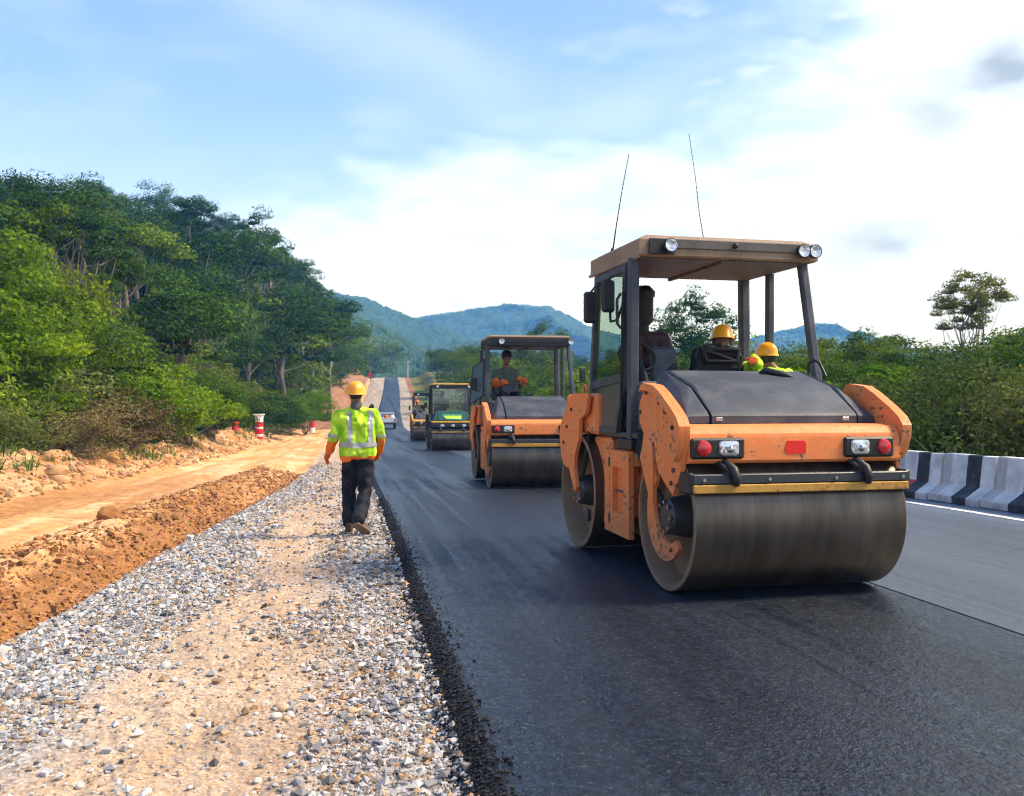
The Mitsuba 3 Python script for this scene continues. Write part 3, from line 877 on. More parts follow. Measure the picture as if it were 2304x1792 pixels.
# bushes and small trees that stand out on the flank
YOUNG = [('young_tree', 'big_leaf', 20, 492, 36, 'bright broad-leaved young tree rising highest over the near scrub', 20, 1.0), ('young_tree', 'big_leaf_dull', 88, 552, 38, 'bright broad-leaved young tree second from the edge of the picture', 140, .95),
         ('young_tree', 'big_leaf_dull', 150, 604, 41, 'yellowish broad-leaved young tree furthest out towards the dark forest', 250, .85), ('young_tree', 'roadside', -40, 440, 46, 'olive green young tree cut off by the edge of the picture', 250, .9),
         ('young_tree', 'roadside', 50, 655, 30, 'leafy young tree in front of the bright broad-leaved ones', 80, 1.0), ('young_tree', 'roadside', 130, 690, 32, 'low bright young tree in front of the yellowish one', 10, 1.1),
         ('young_tree', 'big_leaf', -10, 640, 27, 'large-leaved young tree right at the edge of the picture', 310, 1.0),
         ('bush', 'shrub_mid', 205, 715, 36, 'rounded bush in the dip between young trees and dark forest', 30, 1.2), ('bush', 'shrub_green', 260, 775, 34, 'yellow-green bush just before the first dark trunks', 130, 1.1),
         ('bush', 'shrub_green', 340, 792, 36, 'vivid green bush standing before the dark forest trunks', 10, 1.1), ('bush', 'shrub_green', 425, 832, 38, 'second vivid green bush, lower and next along the heap', 190, 1.15),
         ('bush', 'shrub_mid', 480, 858, 44, 'dark green bush behind the plain red drum', 40, 1.3), ('bush', 'shrub_green', 690, 868, 78, 'light green rounded bush near the striped posts', 60, 1.25),
         ('bush', 'shrub_green', 655, 884, 74, 'smaller light green bush under the rounded one', 160, 1.3), ('bush', 'shrub_mid', 605, 876, 64, 'green bush behind the tall striped post', 100, 1.3),
         ('dry_bush', 'shrub_dry', 190, 905, 25, 'large tangle of brown dead twigs at the foot of the scrub', 0, 1.3), ('bush', 'shrub_olive', 110, 815, 28, 'dull olive bush between the leafy young trees', 70, 1.4),
         ('dry_bush', 'shrub_dry', 300, 870, 30, 'brown withered bush under the vivid green bush', 170, 1.3), ('bush', 'shrub_olive', 20, 900, 22, 'olive bush with pale leaves in the corner above the heap', 20, 1.3)]
for nm, kd, px, top, d, lb, rz, sx in YOUNG:
    tree_at(nm, kd, px, top, d, lb, 'tree' if nm == 'young_tree' else nm.replace('_', ' '), rz, sx)

# understory where the wood meets the open verge
LOW = {'shrub_mid': 'mid green thicket bush at the edge of the wood', 'shrub_green': 'light green thicket bush at the edge of the wood', 'dense_b': 'low leafy sapling at the edge of the wood', 'shrub_olive': 'olive thicket bush at the edge of the wood'}
for t in np.geomspace(52, 250, 30):
    for row in range(3):
        s = -9.4 - row * 2.6 + rng.normal() * .5 + (2.0 if t > 90 else 0)
        kd = rng.choice(list(LOW), p=[.4, .15, .3, .15])
        H = float(rng.uniform(2.6, 4.6) + row * .9)
        sc = H / KINDS[kd][2]
        if not covers(s, t, H, .5 * H):
            continue
        plant('sapling' if kd == 'dense_b' else 'bush', kd, s, t, sc, rng.random() * 360, LOW[kd] + (' near the striped posts' if t < 100 else ' far up the road'), 'tree' if kd == 'dense_b' else 'bush', 'edge of the wood: ' + kd.replace('shrub_', ''), sx=1.3)

# the forest on the hillside, front rows first
FOREST = {'tall_a': 'tall dark forest tree with bare trunk on the wooded hillside', 'tall_b': 'flat-topped dark forest tree on the wooded hillside', 'tall_c': 'mid green forest tree on the wooded hillside',
          'dense_a': 'dense dark bushy forest tree on the wooded hillside', 'dense_b': 'dense mid green forest tree on the wooded hillside', 'layered': 'forest tree with layered flat boughs on the wooded hillside',
          'airy': 'thin-crowned forest tree with sky showing through on the wooded hillside', 'pale': 'pale olive forest tree on the wooded hillside'}
NOTED = [('pale', 228, 590, 60, 'slender pale trunk with a small crown before the dark wood, first from the young trees', .6, 20), ('pale', 272, 560, 63, 'slender pale trunk with a small crown before the dark wood, second from the young trees', .65, 120), ('pale', 338, 640, 57, 'slender pale trunk with a small crown rising over the vivid green bush', .6, 220), ('tall_c', 425, 520, 92, 'leaning pale-trunked tree half way up the middle of the hillside', .7, 300),
         ('layered', 395, 590, 74, 'broad dark tree with tiered boughs in the middle of the hillside', .85, 30), ('layered', 500, 660, 82, 'second broad tiered tree, lower and towards the road', .8, 200),
         ('pale', 290, 530, 96, 'pale olive flat-crowned tree with a slender white trunk against dark forest', .8, 0), ('airy', 590, 470, 128, 'tall open-crowned tree with bright sky between its boughs on the skyline', .9, 0),
         ('airy', 645, 545, 150, 'open-crowned skyline tree next down the ridge', .9, 40), ('tall_b', 225, 412, 120, 'dome-topped tree that stands proud of the forest skyline', .75, 90),
         ('dense_b', 720, 640, 185, 'dark tree at the end of the hillside just above the red cut', .85, 40)]
for kd, px, top, d, lb, sx, rz in NOTED:
    tree_at('forest_tree', kd, px, top, d, lb, 'tree', rz, sx)


def where_on(text, i, t):
    row = 'low on' if i < 2 else 'half way up' if i < 6 else 'high on'
    part = 'behind the young trees' if t < 75 else 'above the striped posts' if t < 130 else 'towards the road crest'
    return text.replace(' on the wooded hillside', f' {row} the hillside {part}')


cand = []
for t in np.geomspace(50, 270, 26):
    step = 5.8 + .02 * t
    for i in range(14):
        s = -10.5 - i * step + rng.normal() * 1.3
        if t > 85:
            s += 2.6
        cand.append((s, float(t * (1 + rng.normal() * .02)), i))
for t in np.geomspace(12, 48, 9):                                      # the wood goes on outside the frame
    for i in range(7):
        s = -15 - i * 6.5 + rng.normal()
        if world(s, t)[0] / world(s, t)[1] < -.66:
            cand.append((s, float(t), i))
cand.sort(key=lambda c: np.hypot(*world(c[0], c[1])[:2]))
SKY = [(-900, 330), (-200, 395), (0, 400), (60, 425), (105, 427), (210, 424), (340, 452), (440, 455), (505, 466), (590, 515), (655, 590), (728, 635), (770, 700), (785, 790), (800, 860), (2400, 900)]
for s, t, i in cand:
    kd = rng.choice(list(FOREST), p=[.17, .12, .15, .20, .14, .11, .06, .05])
    sc = float(rng.uniform(.66, .98)) * (.72 if i == 0 and t < 90 else 1.0) * (1.28 if t > 85 else 1.0)
    p = world(s, t)
    px = 1152 + p[0] / p[1] * 2110
    lim = np.interp(px, *zip(*SKY)) + rng.normal() * 24
    room = CAM_H - (lim - 907) / 2110 * p[1] - p[2]                    # the wood is no taller here than its skyline
    H = min(KINDS[kd][2] * sc, room)
    if H < 4.5:
        continue
    sc = H / KINDS[kd][2]
    if not covers(s, t, H, 3.0 * sc):
        continue
    plant('forest_tree', kd, s, t, sc, rng.random() * 360, where_on(FOREST[kd], i, t), 'tree', 'forest trees: ' + kd.replace('_', ' ').replace(' a', '').replace(' b', '').replace(' c', ''), sx=float(rng.uniform(.95, 1.25)) * (1 if sc > .55 else 1.25))

# trees past the crest and along the far side of the road
SEEN[:] = 1e9
ROW = {'dense_b': 'mid green tree in the belt beyond the rollers', 'dense_a': 'dark green tree in the belt beyond the rollers', 'tall_c': 'taller mid green tree in the belt beyond the rollers'}
for t in np.geomspace(60, 300, 17):
    for j in range(5):
        s = 13 + j * (7 + .02 * t) + rng.normal() * 1.5
        kd = rng.choice(list(ROW), p=[.5, .25, .25])
        p = world(s, t)
        px = 1152 + p[0] / p[1] * 2110
        lim = np.interp(px, [880, 930, 1000, 1080, 1180, 1300, 1500, 1700, 2400], [800, 792, 775, 770, 800, 800, 780, 770, 740]) + rng.normal() * 12
        H = min(KINDS[kd][2] * rng.uniform(.4, .8), CAM_H - (lim - 907) / 2110 * p[1] - p[2])
        if H < 2.2 or not covers(s, t, H, .33 * H):
            continue
        sc = H / KINDS[kd][2]
        plant('roadside_tree', kd, s, t, sc, rng.random() * 360, ROW[kd], 'tree', 'belt of trees beyond the rollers: ' + kd[:-2], sx=1.25)
tree_at('roadside_tree', 'backlit', 1560, 640, 62, 'backlit tree seen through the open cab of the big roller', 'tree', 0, .95)
tree_at('roadside_tree', 'backlit', 1215, 712, 110, 'dark tree top showing above the roof of the second roller', 'tree', 120, .9)
tree_at('roadside_tree', 'tall_c', 985, 778, 150, 'brownish green tree behind the small yellow roller', 'tree', 50, 1.1)
tree_at('crest_tree', 'dense_b', 830, 745, 260, 'tree standing at the crest beyond the road', 'tree', 50, 1.2)
tree_at('crest_tree', 'tall_c', 885, 765, 270, 'slimmer tree at the crest next to the lamp post', 'tree', 150, 1.0)

# thicket beyond the barrier
SEEN[:] = 1e9
THICK = {'shrub_mid': ('bush', 'mid green bush in the thicket beyond the barrier'), 'shrub_green': ('bush', 'light green bush in the thicket beyond the barrier'),
         'shrub_olive': ('bush', 'olive bush in the thicket beyond the barrier'), 'roadside': ('thicket_tree', 'leafy small tree in the thicket beyond the barrier'), 'shrub_dry': ('bush', 'brownish twiggy bush in the thicket beyond the barrier')}
cand = []
for d_ in (16.5, 19, 22, 26, 31, 37, 44, 52):
    for px in np.arange(1180, 2900, 1500 / d_ * 1.9):
        cand.append((px + rng.normal() * 25, d_ * (1 + rng.normal() * .04)))
PROF = ([1150, 1300, 1500, 1700, 1760, 1850, 1950, 2090, 2140, 2180, 2230, 2304, 2500, 2900], [880, 850, 820, 795, 785, 760, 752, 765, 812, 800, 757, 705, 690, 670])
for px, d_ in sorted(cand, key=lambda c: c[1]):
    lim = np.interp(px, *PROF) + rng.normal() * 27
    lim = lim + (52 - d_) * 3.6 * rng.uniform(.55, 1.2)
    s, t, H = at_px(px, lim, d_)
    if s < 11.2 or H < .8:
        continue
    kd = rng.choice(list(THICK), p=[.30, .14, .30, .18, .08]) if H > 2.2 else rng.choice(['shrub_mid', 'shrub_green', 'shrub_olive', 'shrub_dry'])
    sc = H / KINDS[kd][2]
    if sc > 1.5:
        kd, sc = 'roadside', H / KINDS['roadside'][2]
    if not covers(s, t, H, 1.3 * sc if kd != 'roadside' else 2.4 * sc):
        continue
    nm, lb = THICK[kd]
    plant(nm, kd, s, t, sc, rng.random() * 360, lb.replace('in the thicket', ('low at the front of' if H < 1.6 else 'in the upper part of') + ' the thicket ' + ('between the two orange rollers' if px < 1340 else 'behind the big roller' if px < 2030 else 'above the barrier blocks')).replace(' beyond the barrier', ''), 'bush' if nm == 'bush' else 'tree', 'thicket beyond the barrier: ' + kd.replace('shrub_', ''), sx=float(rng.uniform(1.0, 1.4)))
tree_at('thicket_tree', 'roadside', 2310, 700, 30, 'tall leafy tree cut by the edge of the picture above the barrier', 'tree', 10, .8)
tree_at('thicket_tree', 'backlit', 1925, 728, 50, 'airy small tree rising over the thicket right behind the roller', 'tree', 60, 1.0)
tree_at('slender_tree', 'umbrella', 2186, 594, 43, 'slender tree with a thin umbrella crown standing alone above the thicket', 'tree', 30, 1.0)
tree_at('thicket_tree', 'backlit', 2275, 735, 40, 'darker tree leaning beside the slender umbrella-crowned one', 'tree', 80, .9)


# grass on the heap and its foot
def grass(key, label, st_pts, hgt, rng, col, blades=26):
    n = len(st_pts)
    p = world(st_pts[:, 0], st_pts[:, 1])
    b = np.repeat(p, blades, 0)
    m = len(b)
    sp = np.repeat(hgt, blades) * rng.uniform(.5, 1.2, m)
    off = rng.normal(size=(m, 2)) * np.repeat(hgt, blades)[:, None] * .35
    root = b + np.c_[off, np.zeros(m) - .02]
    lean = off * .9 + rng.normal(size=(m, 2)) * sp[:, None] * .25
    tip = root + np.c_[lean, sp]
    w = rng.normal(size=(m, 2))
    w /= np.linalg.norm(w, axis=1, keepdims=True)
    w = np.c_[w, np.zeros(m)] * (.014 + .03 * np.repeat(hgt, blades))[:, None] * .55
    mid = root * .45 + tip * .55 + np.c_[-lean * .15, sp * .08]
    v = np.stack([root - w, root + w, mid + w * .7, tip, mid - w * .7], 1).reshape(-1, 3)
    i = np.arange(m)[:, None] * 5
    f = np.vstack([np.hstack([i, i + 1, i + 2]), np.hstack([i, i + 2, i + 4]), np.hstack([i + 4, i + 2, i + 3])])
    pick = rng.random(n)
    c = np.where(pick[:, None] < .35, [[.20, .17, .06]], np.where(pick[:, None] < .6, [[.06, .13, .02]], [col]))
    c = np.repeat(np.repeat(c, blades, 0) * rng.uniform(.6, 1.35, (m, 1)), 5, 0)
    scene[key] = mikit.ply(tri(v, f), 'm_vc_leaf', color=c)
    labels[key] = {'label': label, 'category': 'grass', 'kind': 'stuff'}


rng = np.random.default_rng(5)
t = 12 * np.exp(rng.random(1700) * math.log(95 / 12))
s = ST(t) - .2 - rng.random(1700) ** .6 * 3.6
q = meshkit.fbm(np.stack([s * .7, t * .35, 0 * s], -1), 3, 3)
kp = (q > .47) | (s < ST(t) - 2.5)
grass('grass', 'tufts of green and yellowed grass growing over the earth heap', np.stack([s, t], 1)[kp], np.clip(rng.lognormal(math.log(.17), .4, kp.sum()), .07, .45), rng, (.13, .19, .04))
t = 9 * np.exp(rng.random(1500) * math.log(80 / 9))
s = 9.9 + rng.random(1500) * 4.5
grass('grass_001', 'rank grass and weeds behind the concrete barrier', np.stack([s, t], 1), np.clip(rng.lognormal(math.log(.45), .35, 1500), .2, 1.0), rng, (.085, .19, .025), 20)

# ------------------------------------------------------------------ machine materials


def worn_paint(base, worn, chip, amount=.5):
    def fn(p, n, uv):
        f1 = fbm(p.x * 5, p.y * 5, p.z * 5, octaves=4)
        f2 = fbm(p.x * 28, p.y * 28, p.z * 28, octaves=3)
        run = fbm(p.x * 22, p.y * 22, p.z * 1.6, octaves=2)
        c = mix(base, worn, smoothstep(.42, .70, .6 * f1 + .4 * run))
        c = mix(c, chip, smoothstep(.585, .67, f2 * .55 + f1 * .45) * amount)
        low = smoothstep(.85, .25, p.z + .35 * (f1 - .5))
        return mix(c, (.20, .13, .085), low * .40) * (.9 + .2 * f2)
    return fn


def paint_rough(p, n, uv):
    return .42 + .30 * fbm(p.x * 9, p.y * 9, p.z * 9)


scene['m_orange'] = tex(worn_paint((.79, .222, .058), (.70, .26, .10), (.10, .055, .035), .85), paint_rough, spec=.45, bump=lambda p, n, uv: fbm(p.x * 12, p.y * 12, p.z * 12) * .0022, eps=4e-3)
scene['m_yellow'] = tex(worn_paint((.78, .44, .045), (.62, .33, .06), (.12, .08, .04), .7), paint_rough, spec=.45)
scene['m_scraper'] = tex(worn_paint((.52, .285, .055), (.42, .22, .05), (.10, .07, .04), .6), .6, spec=.35)
scene['m_roof'] = tex(worn_paint((.285, .20, .125), (.24, .165, .10), (.14, .10, .07), .3), .5, spec=.4)
scene['m_roof_grey'] = tex(worn_paint((.125, .11, .10), (.09, .08, .072), (.08, .07, .06), .3), .5, spec=.4)
scene['m_hood'] = tex(lambda p, n, uv: mix((.040, .050, .070), (.070, .080, .102), smoothstep(.4, .7, fbm(p.x * 4, p.y * 4, p.z * 4, octaves=4))) * (.85 + .3 * noise(p.x * 60, p.y * 60, p.z * 60)), lambda p, n, uv: .40 + .22 * fbm(p.x * 7, p.y * 7, p.z * 7), spec=.5)
scene['m_black'] = plain((.014, .015, .017), .5)
scene['m_dark_metal'] = plain((.045, .05, .058), .42, metal=.3)
scene['m_rubber'] = plain((.02, .02, .021), .8, spec=.3)
scene['m_seat'] = plain((.055, .018, .020), .6)
scene['m_steel'] = plain((.45, .45, .46), .3, metal=1.0)
scene['m_lens_red'] = plain((.50, .008, .010), .16, spec=.7, clearcoat=.8)
scene['m_lens_clear'] = tex(lambda p, n, uv: mix((.50, .52, .55), (.86, .87, .88), noise(p.x * 46, p.y * 46, p.z * 46)), .16, metal=.8, spec=.8, clearcoat=1.0, bump=lambda p, n, uv: noise(p.x * 70, p.y * 70, p.z * 40) * .006, eps=2e-3)
scene['m_reflector'] = plain((.80, .02, .012), .35)
scene['m_glass'] = {'type': 'thindielectric', 'int_ior': 1.55, 'specular_transmittance': {'type': 'rgb', 'value': [.50, .62, .55]}}
scene['m_dim_pane'] = plain((.075, .095, .085), .18, spec=.8)


def c_drum(p, n, uv):
    ring = fbm(uv.x * 9, uv.y * 1.2, octaves=3)
    fine = fbm(uv.x * 80, uv.y * 2.5, octaves=3)
    c = mix((.082, .068, .056), (.140, .122, .108), smoothstep(.15, .85, .72 * ring + .28 * fine))
    streak = smoothstep(.66, .84, fbm(uv.x * 26, uv.y * .9, octaves=3))
    return mix(c, (.23, .235, .245), streak * .16)


scene['m_drum'] = tex(c_drum, lambda p, n, uv: .31 + .08 * fbm(uv.x * 9, uv.y * 3, octaves=3), metal=.8, spec=.5)
scene['m_drum_side'] = tex(lambda p, n, uv: mix((.16, .11, .07), (.30, .21, .135), fbm(p.x * 5, p.y * 5, p.z * 5, octaves=4)), .6, metal=.25)
scene['m_lime'] = tex(lambda p, n, uv: mix((.27, .58, .015), (.60, .86, .07), smoothstep(.3, .7, fbm(p.x * 17, p.y * 17, p.z * 7))), .8, spec=.2, bump=lambda p, n, uv: fbm(p.x * 16, p.y * 16, p.z * 7) * .040, eps=6e-3)
scene['m_hivis_orange'] = tex(lambda p, n, uv: mix((.78, .13, .015), (.88, .22, .03), fbm(p.x * 14, p.y * 14, p.z * 9)), .8, spec=.2, bump=lambda p, n, uv: fbm(p.x * 15, p.y * 15, p.z * 9) * .014, eps=6e-3)
scene['m_reflex'] = plain((.36, .40, .40), .45, metal=.25)
scene['m_trouser'] = tex(lambda p, n, uv: mix((.010, .012, .018), (.026, .029, .039), smoothstep(.35, .7, fbm(p.x * 11, p.y * 11, p.z * 8))), .85, spec=.15, bump=lambda p, n, uv: fbm(p.x * 14, p.y * 14, p.z * 10) * .035, eps=6e-3)
scene['m_shoe'] = plain((.085, .055, .04), .75)
scene['m_sole'] = plain((.16, .115, .085), .85)
scene['m_skin'] = plain((.20, .095, .055), .55)
scene['m_hair'] = plain((.012, .010, .009), .6)
scene['m_helmet'] = plain((.88, .36, .010), .3, clearcoat=.4)
scene['m_helmet_orange'] = plain((.86, .17, .012), .35, clearcoat=.3)
scene['m_helmet_dark'] = plain((.035, .022, .02), .35)
scene['m_grey_cloth'] = plain((.085, .095, .085), .9, spec=.15)
scene['m_olive_cloth'] = plain((.10, .13, .10), .9, spec=.15)
scene['m_bag'] = tex(lambda p, n, uv: mix((.016, .016, .018), (.035, .034, .036), fbm(p.x * 16, p.y * 16, p.z * 16)), .8, spec=.2)
scene['m_dark_green'] = plain((.02, .07, .06), .4)
scene['m_lime_paint'] = plain((.36, .52, .03), .35, clearcoat=.5)


def xyz(u, v, w):
    return (u, -v, w)


class Machine:
    """local u to the viewer's right, v towards the viewer, w up"""

    def __init__(self, key, origin, yaw_deg):
        self.key, self.to = key, T().translate([float(x) for x in origin]).rotate([0, 0, 1], float(yaw_deg))

    def add(self, name, mesh, bsdf, smooth=32, label=None, uv=None):
        if uv is not None:
            return put(f'{self.key}__{name}', mikit.ply(mesh, bsdf, smooth=True, uv=uv), label, to=self.to)
        return put(f'{self.key}__{name}', mikit.ply(mesh, bsdf, smooth=smooth), label, to=self.to)

    def box(self, name, u0, u1, v0, v1, w0, w1, bsdf, c=.012, label=None):
        return self.add(name, cbox(u0, u1, -v0, -v1, w0, w1, c), bsdf, False, label)


def bar(a, b, wu, wv, wu2=None, wv2=None):
    """a post from a to b, rectangular, with softened corners"""
    a, b = np.asarray(xyz(*a)), np.asarray(xyz(*b))
    pts = []
    for p, (x, y) in ((a, (wu, wv)), (b, (wu2 or wu, wv2 or wv))):
        c = .22 * min(x, y)
        for sx in (-1, 1):
            for sy in (-1, 1):
                pts += [p + [sx * (x / 2 - c), sy * y / 2, 0], p + [sx * x / 2, sy * (y / 2 - c), 0]]
    return hull(pts)


DRUM_R = .575
FRONT_PLATE = [(.828, 1.576), (.862, 1.612), (.91, 1.628), (1.12, 1.605), (1.26, 1.545), (1.47, 1.431), (1.58, 1.36), (1.632, 1.295), (1.625, 1.20), (1.575, 1.084), (1.53, .945), (1.40, .765), (1.23, .855), (1.11, .925),
               (1.06, 1.02), (1.03, 1.14), (1.00, 1.165), (.985, 1.12), (1.00, .93), (.985, .655), (.93, .68), (.80, .88), (.712, 1.016), (.745, 1.075), (.80, 1.214), (.715, 1.30), (.694, 1.42), (.75, 1.52)]
REAR_PLATE = [(-.69, 1.555), (-1.20, 1.565), (-1.29, 1.53), (-1.45, 1.42), (-1.62, 1.27), (-1.70, 1.16), (-1.66, 1.0), (-1.58, .84), (-1.44, .79), (-1.36, .80), (-1.20, .62), (-1.13, .56), (-1.08, .62), (-1.16, .80), (-1.13, .95), (-1.0, 1.10), (-.98, 1.30), (-.78, 1.36)]


def arc_arm(vc, wc, r0, r1, a0, a1, n=18, taper=True):
    """a crescent in the (v, w) plane between two radii"""
    ang = np.radians(np.linspace(a0, a1, n))
    k = np.sin(np.linspace(.12, 1, n) * np.pi * .86) if taper else np.ones(n)
    out = [(vc + r1 * math.cos(a), wc + r1 * math.sin(a)) for a in ang]
    inn = [(vc + (r1 - (r1 - r0) * kk) * math.cos(a), wc + (r1 - (r1 - r0) * kk) * math.sin(a)) for a, kk in zip(ang, k)]
    return out + inn[::-1]


def drum(M, vc, u0, u1, near_side=True):
    r = DRUM_R
    prof = [(u0 + .20, .05), (u0 + .20, r - .075), (u0 + .02, r - .045), (u0, r - .035), (u0, r - .008), (u0 + .008, r)]
    prof += [(x, r) for x in np.linspace(u0 + .03, u1 - .03, 14)]
    prof += [(u1 - .008, r), (u1, r - .008), (u1, r - .035), (u1 - .02, r - .045), (u1 - .20, r - .075), (u1 - .20, .05)]
    sh = [(x, q) for x, q in prof[5:-5]]
    n = 96
    skin = lathe(sh, (0, -vc, r), n)
    uv = np.stack([np.repeat([x for x, _ in sh], n), np.tile(np.arange(n) * 2 * np.pi / n, len(sh))], 1)
    k = M.add('drum', skin, 'm_drum', uv=uv)
    for pe in (prof[:6], prof[-6:]):
        put(f'{k}__end_plate', mikit.ply(lathe(pe, (0, -vc, r), n), 'm_drum_side', smooth=32), to=M.to)
    for ue, sg in ((u0, -1), (u1, 1)):
        hub = lathe([(ue + .0 * sg, .001), (ue + .0 * sg, .10), (ue - .03 * sg, .14), (ue - .19 * sg, .17)], (0, -vc, r), 28)
        put(f'{k}__hub', mikit.ply(hub, 'm_dark_metal', smooth=32), to=M.to)
        ring = [lathe([(ue + .012 * sg, .001), (ue + .012 * sg, .014), (ue - .01 * sg, .016)], (0, -vc + .115 * math.cos(a), r + .115 * math.sin(a)), 8) for a in np.arange(8) * math.pi / 4]
        put(f'{k}__hub_bolt', mikit.ply(join(ring), 'm_steel', smooth=32), to=M.to)
    return k


def bolt(M, u, v, w, r=.018):
    b = trimesh.creation.cylinder(r, .02, sections=6)
    b.apply_transform(trimesh.transformations.rotation_matrix(math.pi / 2, [0, 1, 0]))
    b.apply_translation(xyz(u, v, w))
    M.add('bolt', b, 'm_dark_metal', False)


def work_lamp(M, holder, u, v, w, r=.055):
    shell = lathe([(0, .001), (0, r * .7), (.03, r * 1.15), (.07, r * 1.15), (.072, r)], (0, 0, 0), 24)
    lens = lathe([(.058, .001), (.064, r * .5), (.070, r * 1.0)], (0, 0, 0), 24)
    R = trimesh.transformations.rotation_matrix(-math.pi / 2, [0, 0, 1])
    for m, nm, b in ((shell, 'lamp_housing', 'm_black'), (lens, 'lamp_lens', 'm_lens_clear')):
        m.apply_transform(R)
        m.apply_translation(xyz(u, v, w))
        put(f'{holder}__{nm}', mikit.ply(m, b, smooth=32), to=M.to)


def lens_disc(u, v, w, ru, rw, bulge=.02, n=24, square=0.0):
    """lamp glass facing the viewer, round or squarish"""
    ang = np.arange(n) * 2 * np.pi / n
    e = 2 / (2 + 4 * square)
    cx, cz = np.sign(np.cos(ang)) * np.abs(np.cos(ang)) ** e, np.sign(np.sin(ang)) * np.abs(np.sin(ang)) ** e
    rows = [(1.0, 0), (.92, bulge * .6), (.6, bulge * .92), (.0, bulge)]
    V = np.vstack([np.stack([u + ru * k * cx, np.full(n, -v - b), w + rw * k * cz], 1) for k, b in rows])
    i, j = np.meshgrid(np.arange(3), np.arange(n), indexing='ij')
    q = np.stack([i * n + j, i * n + (j + 1) % n, (i + 1) * n + (j + 1) % n, (i + 1) * n + j], -1).reshape(-1, 4)
    return tri(V, np.vstack([q[:, [0, 1, 2]], q[:, [0, 2, 3]]]))


def pane(pts):
    """one sheet of glass from (u, v, w) corners, in order"""
    v = np.array([xyz(*p) for p in pts])
    return tri(v, [(0, i, i + 1) for i in range(1, len(v) - 1)])


def frame_of(pts, width, thick):
    """a frame of bars along the sides of a flat polygon of (u, v, w) corners lying in a plane of constant u"""
    poly = Polygon([(p[1], p[2]) for p in pts])
    ring = poly.difference(poly.buffer(-width, join_style=2))
    m = trimesh.creation.extrude_polygon(ring, thick, engine='earcut')
    v = np.array(m.vertices)
    r = tri(np.stack([v[:, 2] + pts[0][0] - thick / 2, -v[:, 0], v[:, 1]], 1), m.faces)
    if r.volume < 0:
        r.invert()
    return r


